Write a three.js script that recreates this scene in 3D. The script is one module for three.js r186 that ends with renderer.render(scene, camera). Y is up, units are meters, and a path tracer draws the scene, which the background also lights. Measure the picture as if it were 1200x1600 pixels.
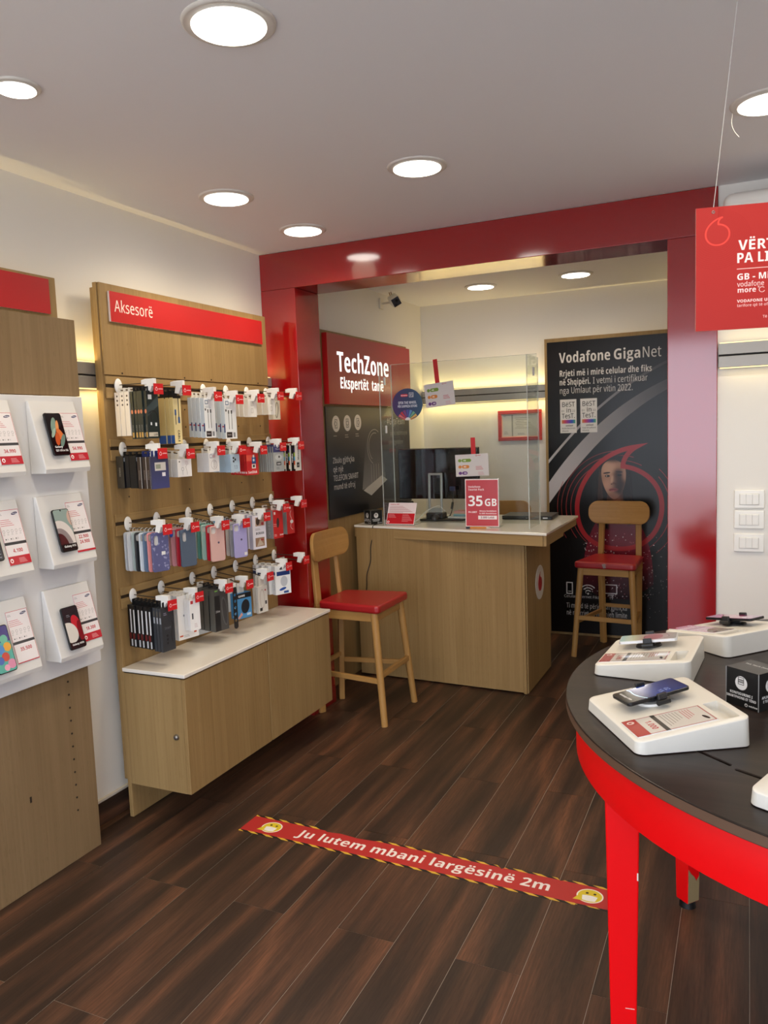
import * as THREE from 'three';
import { RoundedBoxGeometry } from 'three/addons/geometries/RoundedBoxGeometry.js';
import { ImprovedNoise } from 'three/addons/math/ImprovedNoise.js';
import { Brush, Evaluator, SUBTRACTION } from 'three-bvh-csg';
import { RectAreaLightUniformsLib } from 'three/addons/lights/RectAreaLightUniformsLib.js';

// ---------------------------------------------------------------- camera, sky, exposure
RectAreaLightUniformsLib.init();
const scene = new THREE.Scene();
const D2R = Math.PI / 180;
const camera = new THREE.PerspectiveCamera(66.05, 1200 / 1600, 0.05, 60);
camera.rotation.order = 'YXZ';
camera.rotation.set(-5.756 * D2R, 24.906 * D2R, -2.1276 * D2R);
camera.position.set(0, 1.6, 0);
const SKY = 4.3, LAMP = 1.55, STRIP = 30, EXPOSURE = 1.0;
scene.background = new THREE.Color().setRGB(0.86 * SKY, 0.94 * SKY, 1.08 * SKY);
const renderer = new THREE.WebGLRenderer({ antialias: true });
renderer.toneMapping = THREE.LinearToneMapping;
renderer.toneMappingExposure = EXPOSURE;
renderer.shadowMap.enabled = true;
const WARM = new THREE.Color().setRGB(1.0, 0.85, 0.62), LED = new THREE.Color().setRGB(1.0, 0.76, 0.3);

// ---------------------------------------------------------------- helpers
function rng(seed) { let a = seed >>> 0; return () => { a = (a + 0x6D2B79F5) >>> 0; let t = a; t = Math.imul(t ^ (t >>> 15), t | 1); t ^= t + Math.imul(t ^ (t >>> 7), t | 61); return ((t ^ (t >>> 14)) >>> 0) / 4294967296; }; }
const R = rng(20231);
const NZ = new ImprovedNoise();
const V3 = (x, y, z) => new THREE.Vector3(x, y, z);
const used = {};
function numbered(n) { const k = used[n] = (used[n] ?? -1) + 1; return k ? n + '_' + String(k).padStart(3, '0') : n; }
const mats = {};
function M(hex, rough = 0.5, o = {}) {
  const key = hex + '|' + rough + '|' + JSON.stringify(o);
  if (!mats[key]) mats[key] = new THREE.MeshPhysicalMaterial({ color: hex, roughness: rough, ...o });
  return mats[key];
}
function part(name, geo, mat, parent, pos, rot) {
  const m = new THREE.Mesh(geo, mat); m.name = name;
  if (pos) m.position.set(...pos);
  if (rot) m.rotation.set(...rot);
  (parent || scene).add(m); return m;
}
function tag(o, label, category, group) { o.userData.label = label; o.userData.category = category; if (group) o.userData.group = group; return o; }
function thing(name, label, category, pos = [0, 0, 0], turn = 0, group) {
  const g = new THREE.Group(); g.name = numbered(name); g.position.set(...pos); g.rotation.y = turn; scene.add(g);
  return tag(g, label, category, group);
}
function struct(name, geo, mat, pos, rot) { const m = part(name, geo, mat, scene, pos, rot); m.userData.kind = 'structure'; return m; }
function structGroup(name) { const g = new THREE.Group(); g.name = name; g.userData.kind = 'structure'; scene.add(g); return g; }
const box = (w, h, d) => new THREE.BoxGeometry(w, h, d);
const rbox = (w, h, d, r = 0.003, s = 2) => new RoundedBoxGeometry(w, h, d, s, Math.min(r, w / 2.01, h / 2.01, d / 2.01));
function span(x0, x1, y0, y1, z0, z1, r) { // a box from limits
  const g = r ? rbox(Math.abs(x1 - x0), Math.abs(y1 - y0), Math.abs(z1 - z0), r) : box(Math.abs(x1 - x0), Math.abs(y1 - y0), Math.abs(z1 - z0));
  return g.translate((x0 + x1) / 2, (y0 + y1) / 2, (z0 + z1) / 2);
}
function tube(pts, r, seg = 24, rad = 8) { return new THREE.TubeGeometry(new THREE.CatmullRomCurve3(pts.map((p) => V3(...p))), seg, r, rad, false); }
function rod(a, b, r0, r1 = r0, rad = 12) { // tapered rod from a to b
  const A = V3(...a), B = V3(...b), d = B.clone().sub(A), g = new THREE.CylinderGeometry(r1, r0, d.length(), rad, 1);
  g.applyQuaternion(new THREE.Quaternion().setFromUnitVectors(V3(0, 1, 0), d.clone().normalize()));
  return g.translate(...A.add(B).multiplyScalar(0.5).toArray());
}
function bar(a, b, w, h, r = 0.003) { // square bar; w across, h up
  const A = V3(...a), B = V3(...b), d = B.clone().sub(A), g = rbox(w, h, d.length(), r, 2);
  const m = new THREE.Matrix4().lookAt(B, A, V3(0, 1, 0.001)); g.applyMatrix4(m);
  return g.translate(...A.add(B).multiplyScalar(0.5).toArray());
}
function rr(w, h, r) { // rounded rectangle shape about its centre
  const s = new THREE.Shape(), x = -w / 2, y = -h / 2;
  s.moveTo(x + r, y); s.lineTo(x + w - r, y); s.absarc(x + w - r, y + r, r, -Math.PI / 2, 0); s.lineTo(x + w, y + h - r); s.absarc(x + w - r, y + h - r, r, 0, Math.PI / 2);
  s.lineTo(x + r, y + h); s.absarc(x + r, y + h - r, r, Math.PI / 2, Math.PI); s.lineTo(x, y + r); s.absarc(x + r, y + r, r, Math.PI, Math.PI * 1.5); s.closePath(); return s;
}
function ext(shape, depth, bevel = 0, curve = 6, bs = 2) {
  return new THREE.ExtrudeGeometry(shape, { depth: depth - 2 * bevel, bevelEnabled: bevel > 0, bevelThickness: bevel, bevelSize: bevel, bevelOffset: -bevel, bevelSegments: bs, curveSegments: curve }).translate(0, 0, bevel);
}
const holeOf = (sh, dx = 0, dy = 0, seg = 4) => { const q = sh.getPoints(seg).map((p) => new THREE.Vector2(p.x + dx, p.y + dy)), o = []; for (const v of q) if (!o.length || (v.distanceTo(o.at(-1)) > 1e-5 && v.distanceTo(o[0]) > 1e-5)) o.push(v); return new THREE.Path(o.reverse()); };
function faceUV(geo, w, h) { // uv 0..1 over a w x h face about the centre
  const p = geo.attributes.position, uv = new Float32Array(p.count * 2);
  for (let i = 0; i < p.count; i++) { uv[2 * i] = p.getX(i) / w + 0.5; uv[2 * i + 1] = p.getY(i) / h + 0.5; }
  geo.setAttribute('uv', new THREE.BufferAttribute(uv, 2)); return geo;
}
function metric(geo, grain = 'y', su = 0.6, sv = 1.2) { // uv in metres, grain along one axis
  const g = geo.index ? geo.toNonIndexed() : geo, p = g.attributes.position, uv = new Float32Array(p.count * 2), ou = R(), ov = R();
  const a = V3(), b = V3(), c = V3(), n = V3();
  for (let i = 0; i < p.count; i += 3) {
    a.fromBufferAttribute(p, i); b.fromBufferAttribute(p, i + 1); c.fromBufferAttribute(p, i + 2);
    n.copy(b).sub(a).cross(c.clone().sub(a)); const ax = Math.abs(n.x), ay = Math.abs(n.y), az = Math.abs(n.z);
    const f = ax >= ay && ax >= az ? 'x' : ay >= az ? 'y' : 'z';
    const pair = { x: 'zy', y: 'xz', z: 'xy' }[f]; let ua = pair[0], va = pair[1];
    if (ua === grain) [ua, va] = [va, ua];
    [a, b, c].forEach((q, k) => { uv[2 * (i + k)] = q[ua] / su + ou; uv[2 * (i + k) + 1] = q[va] / sv + ov; });
  }
  g.setAttribute('uv', new THREE.BufferAttribute(uv, 2)); g.clearGroups(); return g;
}
function canvasTex(w, h, draw) {
  const c = document.createElement('canvas'); c.width = w; c.height = h; const x = c.getContext('2d'); draw(x, w, h);
  const t = new THREE.CanvasTexture(c); t.colorSpace = THREE.SRGBColorSpace; t.anisotropy = 8; return t;
}
function dataTex(w, h, fn) { // fn(u, v) -> [r, g, b] sRGB 0..255
  const d = new Uint8Array(w * h * 4);
  for (let j = 0; j < h; j++) for (let i = 0; i < w; i++) { const c = fn(i / w, j / h), k = 4 * (j * w + i); d[k] = c[0]; d[k + 1] = c[1]; d[k + 2] = c[2]; d[k + 3] = 255; }
  const t = new THREE.DataTexture(d, w, h); t.colorSpace = THREE.SRGBColorSpace; t.wrapS = t.wrapT = THREE.RepeatWrapping; t.magFilter = THREE.LinearFilter; t.minFilter = THREE.LinearMipmapLinearFilter; t.generateMipmaps = true; t.needsUpdate = true; return t;
}
const per = (x, y, z, px) => { // noise periodic in x with period px
  const f = ((x % px) + px) % px, a = NZ.noise(f, y, z), b = NZ.noise(f - px, y, z), s = f / px; return a * (1 - s) + b * s;
};
const mix3 = (a, b, t) => { t = Math.max(0, Math.min(1, t)); return [a[0] + (b[0] - a[0]) * t, a[1] + (b[1] - a[1]) * t, a[2] + (b[2] - a[2]) * t]; };
function oakTex(seed, lo, hi) {
  const staves = 7, tone = []; const r = rng(seed); for (let i = 0; i < staves; i++) tone.push(r() * 0.5 - 0.25);
  return dataTex(384, 768, (u, v) => {
    const wob = 0.02 * NZ.noise(u * 3, v * 2, seed), s = Math.floor((((u + wob) % 1 + 1) % 1) * staves) % staves;
    const g = per(u * 60, v * 1.6, seed + s * 3.7, 60) * 0.5 + per(u * 150, v * 5, seed, 150) * 0.3 + NZ.noise(u * 9, v * 2.2, seed + s) * 0.5;
    const pore = per(u * 260, v * 22, seed + 9, 260) > 0.42 ? -0.18 : 0;
    return mix3(lo, hi, 0.58 + 0.3 * g + tone[s] * 0.35 + pore);
  });
}
function oakMat(seed, lo, hi, rough = 0.55) { return new THREE.MeshPhysicalMaterial({ map: oakTex(seed, lo, hi), roughness: rough, specularIntensity: 0.5 }); }
const OAK = oakMat(3, [124, 97, 58], [176, 145, 98]);
const OAK2 = oakMat(11, [126, 99, 60], [179, 149, 102]);
const OAKGREY = oakMat(17, [110, 88, 60], [154, 129, 96]);
const STOOLWOOD = oakMat(29, [150, 108, 56], [196, 152, 92], 0.4);
const darkHole = M('#2c2114', 0.9);
const WHITE = M('#e4e2de', 0.45), WHITEGLOSS = M('#f4f2ee', 0.28), BLACK = M('#101012', 0.4), STEEL = M('#8f8c88', 0.35, { metalness: 0.9 });
const RED = '#c4161c';
const SANS = 'sans-serif';
function text(x, s, px, py, size, o = {}) { x.font = (o.bold ? 'bold ' : '') + size + 'px ' + SANS; x.fillStyle = o.color || '#fff'; x.textAlign = o.align || 'left'; x.textBaseline = o.base || 'alphabetic'; o.max ? x.fillText(s, px, py, o.max) : x.fillText(s, px, py); }
function markPath(x, cx, cy, r) { // the speech mark: a drop with its tail up to the right
  const P = (a, b) => [cx + a * r, cy + b * r], c = (a, b, d, e, f, g) => x.bezierCurveTo(...P(a, b), ...P(d, e), ...P(f, g));
  x.beginPath(); x.moveTo(...P(0.32, -0.98)); c(-0.2, -0.9, -0.72, -0.4, -0.72, 0.1); c(-0.72, 0.55, -0.4, 0.84, 0, 0.84); c(0.42, 0.84, 0.72, 0.52, 0.72, 0.12); c(0.72, -0.26, 0.42, -0.5, 0.06, -0.52); c(0, -0.74, 0.14, -0.92, 0.32, -0.98); x.closePath();
}
function logo(x, cx, cy, r, disc, mark) { if (disc) { x.beginPath(); x.arc(cx, cy, r, 0, 7); x.fillStyle = disc; x.fill(); } markPath(x, cx, cy + r * 0.04, r * 0.68); x.fillStyle = mark; x.fill(); }
function fill(x, c, w, h) { x.fillStyle = c; x.fillRect(0, 0, w, h); }
function lines(x, x0, y0, w, n, step, col, th = 2) { x.fillStyle = col; for (let i = 0; i < n; i++) x.fillRect(x0, y0 + i * step, w * (0.55 + 0.45 * (((i * 7919) % 13) / 13)), th); }
const printMat = (tex, rough = 0.4, o = {}) => new THREE.MeshPhysicalMaterial({ map: tex, roughness: rough, ...o });
function sheetMesh(name, w, h, t, tex, side, parent, pos, rot, rough = 0.4, o = {}) { // a thin plate, its print on +z
  const e = typeof side === 'string' ? M(side, 0.5) : side, p = printMat(tex, rough, o);
  return part(name, box(w, h, t), [e, e, e, e, p, e], parent, pos, rot);
}

// ---------------------------------------------------------------- setting: room shell
const XL = -2.465, XR = 2.6, ZP = -3.79, ZB = -6.05, XBL = -2.42, H = 2.6, ZF = 1.25;
const wallPaint = M('#e9e5dd', 0.6), ceilPaint = M('#ecebee', 0.75);
// floor: grout bed and planks, each a piece of its own
const groutMat = M('#b0a698', 0.8);
const floor = struct('floor', span(XL - 0.1, XR + 0.1, -0.12, -0.0011, ZB - 0.1, ZF), groutMat);
const plankMats = [];
for (let k = 0; k < 6; k++) {
  const sd = 50 + k * 13.3;
  plankMats.push(new THREE.MeshPhysicalMaterial({ roughness: 0.4, specularIntensity: 0.55, map: dataTex(160, 960, (u, v) => {
    const band = NZ.noise(u * 2.3 + 0.7 * NZ.noise(u * 2, v * 1.7, sd), v * 1.1, sd) * 1.15 + 0.32 * NZ.noise(u * 7, v * 2.2, sd + 5);
    const fine = 0.3 * NZ.noise(u * 34, v * 9, sd) + 0.22 * NZ.noise(u * 90, v * 34, sd + 2);
    let c = mix3([60, 46, 38], [122, 81, 59], 0.4 + band * 1.0);
    return mix3(c, [40, 29, 24], 0.16 - fine * 0.8).map((q) => q * (0.97 + 0.1 * fine));
  }) }));
}
{
  const geos = {};
  const edge0 = -1.203, W = 0.2033, L = 1.2, z0 = -2.11;
  for (let i = -7; i < 19; i++) {
    let xa = edge0 + i * W, xb = xa + W; const off = ((i % 2) + 2) % 2 === 0 ? 0 : L / 2; // strips whose joints lie at z0
    xa = Math.max(xa, XL); xb = Math.min(xb, XR); if (xb - xa < 0.02) continue;
    for (let j = -5; j < 4; j++) {
      let za = z0 + off + j * L, zb = za + L; za = Math.max(za, ZB); zb = Math.min(zb, ZF); if (zb - za < 0.02) continue;
      const w = xb - xa - 0.0018, l = zb - za - 0.0018, key = w.toFixed(3) + l.toFixed(3);
      if (!geos[key]) {
        const g = box(w, 0.008, l), n = g.attributes.normal, p = g.attributes.position, uv = g.attributes.uv;
        for (let q = 0; q < p.count; q++) uv.setXY(q, p.getX(q) / 0.2033 + 0.5, p.getZ(q) / 1.2 + 0.5);
        geos[key] = g;
      }
      const m = part('plank', geos[key], plankMats[Math.floor(R() * 6)], floor, [(xa + xb) / 2, -0.004, (za + zb) / 2], [0, R() < 0.5 ? Math.PI : 0, 0]);
      m.name = numbered('plank');
    }
  }
}
struct('ceiling', span(XL - 0.1, XR + 0.1, H, H + 0.15, ZB - 0.1, ZF), ceilPaint);
struct('wall_left', span(XL - 0.15, XL, -0.1, H, -3.95, ZF), wallPaint);
struct('wall_left_rear', span(XBL - 0.2, XBL, -0.1, H, ZB - 0.1, -3.95), wallPaint);
struct('wall_back', span(XBL - 0.2, 0.6, -0.1, H, ZB - 0.15, ZB), wallPaint);
struct('wall_right_rear', span(0.45, 0.6, -0.1, H, ZB, -3.95), wallPaint);
struct('wall_partition', span(-0.14, XR, -0.1, H, -3.95, ZP - 0.012), wallPaint);
struct('wall_right', span(XR, XR + 0.15, -0.1, H, -3.95, ZF), wallPaint);
// shop front with its wide opening to the street
const wf = structGroup('wall_front');
part('pier', span(XL - 0.15, -2.3, -0.1, H, ZF, ZF + 0.2), wallPaint, wf);
part('pier', span(2.35, XR + 0.15, -0.1, H, ZF, ZF + 0.2), wallPaint, wf);
part('lintel', span(-2.3, 2.35, 2.45, H, ZF, ZF + 0.2), wallPaint, wf);
struct('pavement', span(-12, 12, -0.2, -0.03, ZF, 14), M('#c2beb6', 0.85));
// skirting on the left wall
const bb = structGroup('baseboard_left');
part('skirting_tile', span(XL, XL + 0.012, 0.001, 0.098, ZP, ZF, 0.003), plankMats[1], bb);
part('skirting_cap', span(XL, XL + 0.014, 0.099, 0.112, ZP, ZF, 0.003), M('#cfc6b8', 0.5), bb);

// the red portal
const redGloss = M('#930a0f', 0.11, { ior: 1.85 });
const portal = structGroup('trim_1');
const PB = -4.05;
part('jamb', span(XL + 0.001, -2.246, 0, 2.402, PB, ZP, 0.003), redGloss, portal);
part('jamb', span(-0.332, -0.125, 0, 2.402, PB, ZP, 0.003), redGloss, portal);
part('header', span(XL + 0.001, -0.125, 2.4025, H - 0.002, PB, ZP, 0.003), redGloss, portal);
part('plinth', span(-2.47 + 0.01, -2.243, 0, 0.1, PB + 0.001, ZP + 0.004, 0.002), M('#7d0e11', 0.4), portal);

// ---------------------------------------------------------------- ceiling lamps
const discMat = new THREE.MeshStandardMaterial({ color: '#ffffff', emissive: new THREE.Color().setRGB(1, 0.95, 0.86), emissiveIntensity: 9, roughness: 0.5 });
const ringMat = M('#d8d2ca', 0.4);
function downlight(x, z, label, h = H, sc = 1, size = 1.07) {
  const t = thing('ceiling_downlight', label, 'ceiling light', [x, h, z], 0, 'round recessed ceiling lights');
  t.scale.set(size, 1, size);
  const ring = new THREE.LatheGeometry([[0.084, -0.012], [0.087, -0.004], [0.1, -0.008], [0.106, -0.004], [0.107, 0]].map((p) => new THREE.Vector2(p[0], p[1])).reverse(), 40);
  part('bezel_ring', ring, ringMat, t);
  part('diffuser', new THREE.CylinderGeometry(0.085, 0.085, 0.006, 40), discMat, t, [0, -0.007, 0]);
  const l = new THREE.SpotLight(WARM, LAMP * sc, 0, 82 * D2R, 0.9, 2); l.position.set(x, h - 0.085, z); l.target.position.set(x, 0, z); l.castShadow = true; l.shadow.radius = 3.5; scene.add(l, l.target);
}
downlight(-1.15, -1.69, 'largest round ceiling light at the top of the picture');
downlight(-1.868, -1.685, 'small round ceiling light at the left picture edge', H, 0.6, 0.62);
downlight(-1.15, -2.89, 'round ceiling light in the middle of the front ceiling');
downlight(-1.985, -2.83, 'round ceiling light above the red accessory sign');
downlight(-1.985, -3.455, 'smallest round ceiling light just before the red portal');
downlight(0.05, -2.9, 'round ceiling light cut off by the right picture edge');
downlight(-1.72, -5.46, 'left one of two round lights behind the portal', H, 0.6);
downlight(-1.05, -5.42, 'right one of two round lights behind the portal', H, 0.6);
downlight(0.05, -1.69, 'round ceiling light outside the view above the table');
downlight(1.25, -2.9, 'round ceiling light outside the view by right wall');
downlight(-1.15, -0.49, 'round ceiling light outside the view near shop front');
// ---------------------------------------------------------------- wall rails with light strips
const railMat = M('#a19d97', 0.42, { metalness: 0.5 }), railGap = M('#1a1918', 0.8);
const ledMat = new THREE.MeshStandardMaterial({ color: '#fff2cf', emissive: LED, emissiveIntensity: 1.1 });
function rail(label, len, pos, turn, power = 1) { // runs along local x, out of the wall along +z
  const t = thing('wall_rail', label, 'wall rail', pos, turn);
  part('upper_strip', rbox(len, 0.048, 0.03, 0.002).translate(0, 0.0275, 0.03), railMat, t);
  part('lower_strip', rbox(len, 0.048, 0.03, 0.002).translate(0, -0.0275, 0.03), railMat, t);
  part('slot', box(len, 0.007, 0.036).translate(0, 0, 0.02), railGap, t);
  part('light_strip', box(len - 0.01, 0.004, 0.014).translate(0, 0.0535, 0.032), ledMat, t);
  part('light_strip', box(len - 0.01, 0.004, 0.014).translate(0, -0.0535, 0.032), ledMat, t);
  t.updateMatrixWorld(true);
  for (const s of [1, -1]) {
    const l = new THREE.RectAreaLight(LED, STRIP * power, len - 0.05, 0.014); l.position.copy(t.localToWorld(V3(0, s * 0.058, 0.042))); scene.add(l);
    const q = new THREE.Quaternion().setFromRotationMatrix(new THREE.Matrix4().makeRotationFromEuler(new THREE.Euler(s > 0 ? Math.PI / 2 : -Math.PI / 2, 0, 0)));
    l.quaternion.copy(t.quaternion).multiply(q);
  }
}
rail('long grey metal rail on left wall behind the display boards', 4.6, [XL, 1.875, ZP + 2.302], Math.PI / 2, 0.9);
rail('grey metal rail with warm glow on rear office wall', 2.9, [-0.96, 1.868, ZB], 0, 1.1);
rail('grey metal rail on white wall right of red portal', 2.6, [1.18, 1.877, ZP - 0.012], 0, 0.2);

// ---------------------------------------------------------------- small logo tag print shared by all hooks
const tagTex = canvasTex(96, 84, (x, w, h) => { fill(x, '#d31f26', w, h); markPath(x, 26, 42, 15); x.strokeStyle = '#fff'; x.lineWidth = 3; x.stroke(); text(x, 'vodafone', 45, 46, 12, { bold: 1, max: 46 }); });
const tagMat = printMat(tagTex, 0.35);

// ---------------------------------------------------------------- phone display unit on the left wall
const ROUND = ['first', 'second', 'third', 'fourth', 'fifth', 'sixth', 'seventh'];
{
  const t = thing('phone_display_unit', 'tall oak display board with white centre field and red header', 'display unit', [-2.34, 0, -1.66], Math.PI / 2);
  // local: x = -world z, z = world x
  const z1 = 0.61;
  part('header_board', metric(span(-0.65, 0.585, 1.95, 2.222, -0.05, -0.028, 0.002)), OAK2, t);
  sheetMesh('red_sign', 1.15, 0.127, 0.008, canvasTex(64, 16, (x, w, h) => fill(x, '#b8141b', w, h)), '#e8d8d0', t, [-0.03, 2.147, -0.022]);
  part('upper_board', metric(span(-0.65, 0.638, 1.782, 2.07, -0.026, 0, 0.002)), OAKGREY, t);
  part('white_board', span(-0.65, 0.618, 0.745, 1.778, -0.02, 0.03, 0.003), M('#dddcdc', 0.4), t);
  part('lower_board', metric(span(-0.65, 0.575, 0.001, 0.744, -0.026, 0, 0.002)), OAKGREY, t);
  for (let k = 0; k < 11; k++) part('peg_hole', new THREE.CylinderGeometry(0.004, 0.004, 0.002, 10).rotateX(Math.PI / 2), darkHole, t, [0.471, 0.703 - k * 0.051, 0.0005]);
  part('lock_hole', rbox(0.008, 0.022, 0.002, 0.0009), darkHole, t, [0.263, 0.329, 0.0005]);
  part('backing_frame', span(-0.6, 0.5, 0.2, 1.9, -0.08, -0.05), OAK2, t);
}
function cardTex(price, o = {}) {
  return canvasTex(192, 352, (x, w, h) => {
    fill(x, '#ece6e8', w, h); x.strokeStyle = '#c0283a'; x.lineWidth = 3; x.strokeRect(1, 1, w - 2, h - 2);
    x.fillStyle = '#2b2b55'; x.save(); x.translate(150, 26); x.rotate(-0.15); x.beginPath(); x.ellipse(0, 0, 28, 8, 0, 0, 7); x.fill(); x.restore(); text(x, 'SAMSUNG', 150, 29, 8, { bold: 1, align: 'center' });
    lines(x, 10, 22, 50, 2, 8, '#777'); lines(x, 10, 62, 150, 4, 12, '#c85a66', 3);
    for (let k = 0; k < 5; k++) { x.strokeStyle = '#777'; x.lineWidth = 1.5; x.beginPath(); x.arc(22 + k * 36, 136, 9, 0, 7); x.stroke(); lines(x, 10 + k * 36, 152, 26, 2, 6, '#aaa', 2); }
    for (let k = 0; k < 3; k++) { x.fillStyle = '#333'; x.fillRect(20 + k * 44, 182, 8, 8); lines(x, 34 + k * 44, 182, 22, 2, 6, '#aaa', 2); }
    x.fillStyle = '#3a3a3e'; x.fillRect(0, 206, w, 18);
    const two = Array.isArray(price); (two ? price : [price]).forEach((p, i) => text(x, p, 100, two ? 258 + i * 36 : 274, 34, { bold: 1, color: '#b3202c', align: 'center', max: 150 }));
    x.fillStyle = '#bf2b38'; x.fillRect(0, o.foot ?? 296, w, h - (o.foot ?? 296)); if ((o.foot ?? 296) < 320) { logo(x, 26, 324, 14, '#fff', '#bf2b38'); lines(x, 90, 312, 90, 4, 8, '#e9a9ae', 3); }
  });
}
const wp = { // phone screen pictures (a print on the screen)
  feathers: canvasTex(160, 340, (x, w, h) => { fill(x, '#0d0d10', w, h); const lf = (cx, cy, rx, ry, a, c) => { x.save(); x.translate(cx, cy); x.rotate(a); x.fillStyle = c; x.beginPath(); x.ellipse(0, 0, rx, ry, 0, 0, 7); x.fill(); x.restore(); }; lf(60, 100, 26, 70, 0.3, '#7f9a8c'); lf(96, 110, 16, 55, 0.2, '#e2985a'); lf(110, 180, 30, 60, -0.4, '#d9763f'); lf(70, 210, 24, 55, 0.2, '#c8592e'); lf(120, 225, 20, 60, 0.5, '#6f8a80'); lf(44, 160, 16, 46, 0.6, '#9fb5a6'); text(x, 'Galaxy', 20, 284, 24, { bold: 1 }); text(x, 'S21 Ultra 5G', 20, 314, 24, { bold: 1, max: 128 }); }),
  dunes: canvasTex(160, 340, (x, w, h) => { fill(x, '#8fa29d', w, h); x.fillStyle = '#c8a99c'; x.beginPath(); x.moveTo(160, 10); x.bezierCurveTo(110, 50, 130, 120, 160, 140); x.fill(); x.fillStyle = '#d9d2cf'; x.beginPath(); x.moveTo(0, 90); x.bezierCurveTo(70, 70, 150, 130, 160, 230); x.lineTo(160, 340); x.lineTo(0, 340); x.fill(); x.fillStyle = '#8d8384'; x.beginPath(); x.moveTo(0, 150); x.bezierCurveTo(60, 140, 110, 190, 130, 280); x.lineTo(0, 300); x.fill(); x.fillStyle = '#4d1d22'; x.beginPath(); x.moveTo(0, 190); x.bezierCurveTo(50, 190, 80, 240, 86, 300); x.lineTo(0, 330); x.fill(); x.fillStyle = '#17171a'; x.fillRect(0, 284, w, 60); text(x, 'Galaxy A12', 26, 312, 24, { bold: 1, max: 124 }); x.fillStyle = '#121214'; x.beginPath(); x.arc(80, 6, 7, 0, 7); x.fill(); }),
  petals: canvasTex(160, 340, (x, w, h) => { fill(x, '#22242a', w, h); x.fillStyle = '#c32a36'; x.beginPath(); x.ellipse(110, 140, 44, 72, -0.2, 0, 7); x.fill(); x.fillStyle = '#7d1822'; x.beginPath(); x.ellipse(140, 210, 30, 90, 0, 0, 7); x.fill(); x.fillStyle = '#d8d4cd'; x.beginPath(); x.moveTo(0, 120); x.bezierCurveTo(70, 110, 118, 170, 110, 230); x.bezierCurveTo(104, 280, 50, 300, 20, 290); x.lineTo(0, 280); x.fill(); x.fillStyle = '#16161a'; x.fillRect(0, 288, w, 60); text(x, 'Galaxy A02s', 18, 314, 22, { bold: 1, max: 132 }); lines(x, 30, 60, 60, 2, 12, '#8d8f96', 3); }),
  blue: canvasTex(160, 340, (x, w, h) => { const g = x.createLinearGradient(0, 0, 0, h); g.addColorStop(0, '#6a6fa0'); g.addColorStop(1, '#8c93c6'); x.fillStyle = g; x.fillRect(0, 0, w, h); text(x, 'A72', 100, 310, 26, { bold: 1 }); }),
  keypad: canvasTex(160, 340, (x, w, h) => { fill(x, '#26282c', w, h); x.fillStyle = '#3c4148'; x.fillRect(14, 20, 132, 130); for (let r = 0; r < 6; r++) for (let k = 0; k < 3; k++) { x.fillStyle = '#4a4e55'; x.fillRect(16 + k * 46, 166 + r * 28, 38, 20); x.fillStyle = '#c8ccd2'; x.fillRect(28 + k * 46, 174 + r * 28, 14, 3); } }),
  balls: canvasTex(160, 340, (x, w, h) => { fill(x, '#4fa89a', w, h); x.fillStyle = '#3b2f7c'; x.fillRect(0, 0, w, 120); const b = (cx, cy, r, c) => { x.fillStyle = c; x.beginPath(); x.arc(cx, cy, r, 0, 7); x.fill(); }; b(40, 90, 40, '#5a4aa8'); b(110, 100, 34, '#67b39a'); b(124, 160, 34, '#e5a32c'); b(60, 170, 36, '#4a86c8'); b(90, 230, 34, '#c8402e'); b(40, 250, 30, '#3f62b2'); b(130, 290, 36, '#d888a8'); b(80, 310, 24, '#e8a0b8'); }),
  space: canvasTex(160, 340, (x, w, h) => { const g = x.createLinearGradient(0, 0, w, h); g.addColorStop(0, '#17225e'); g.addColorStop(0.55, '#22409a'); g.addColorStop(1, '#0c1230'); x.fillStyle = g; x.fillRect(0, 0, w, h); x.fillStyle = '#06070d'; x.fillRect(0, 268, w, 72); x.strokeStyle = '#bfe6ff'; x.lineWidth = 9; x.beginPath(); x.moveTo(0, 262); x.bezierCurveTo(50, 240, 60, 290, 160, 236); x.stroke(); text(x, '02', 100, 110, 34, { color: '#9fb4ea' }); text(x, '15', 100, 146, 34, { color: '#9fb4ea' }); x.save(); text(x, 'Galaxy S10+', 20, 316, 20, { bold: 1 }); x.restore(); }),
  pastel: canvasTex(160, 340, (x, w, h) => { const g = x.createLinearGradient(0, h, 0, 0); g.addColorStop(0, '#a9d3d8'); g.addColorStop(0.25, '#d9dcc0'); g.addColorStop(0.55, '#cfa6ae'); g.addColorStop(1, '#c8c5c6'); x.fillStyle = g; x.fillRect(0, 0, w, h); x.fillStyle = '#c98d99'; x.beginPath(); x.ellipse(80, 140, 70, 60, 0, 0, 7); x.fill(); x.strokeStyle = '#9a6a76'; x.lineWidth = 2; x.beginPath(); x.ellipse(80, 120, 76, 76, 0, 0, 7); x.stroke(); }),
  magenta: canvasTex(160, 340, (x, w, h) => { const g = x.createLinearGradient(0, 0, w, h); g.addColorStop(0, '#8c3a86'); g.addColorStop(0.5, '#c0307a'); g.addColorStop(1, '#5b2350'); x.fillStyle = g; x.fillRect(0, 0, w, h); }),
};
function smartphone(label, tex, { w = 0.075, h = 0.158, frame = '#15161a', r = 0.009, name = 'smartphone', cat = 'phone', group } = {}) {
  const t = thing(name, label, cat, [0, 0, 0], 0, group);
  part('body', ext(rr(w, h, r), 0.008, 0.0018, 5), M(frame, 0.25, { metalness: 0.2 }), t);
  part('screen', faceUV(ext(rr(w - 0.006, h - 0.006, r - 0.002), 0.0006, 0, 5), w - 0.006, h - 0.006), printMat(tex, 0.12, { clearcoat: 1, clearcoatRoughness: 0.03 }), t, [0, 0, 0.0078]);
  return t;
}
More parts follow.
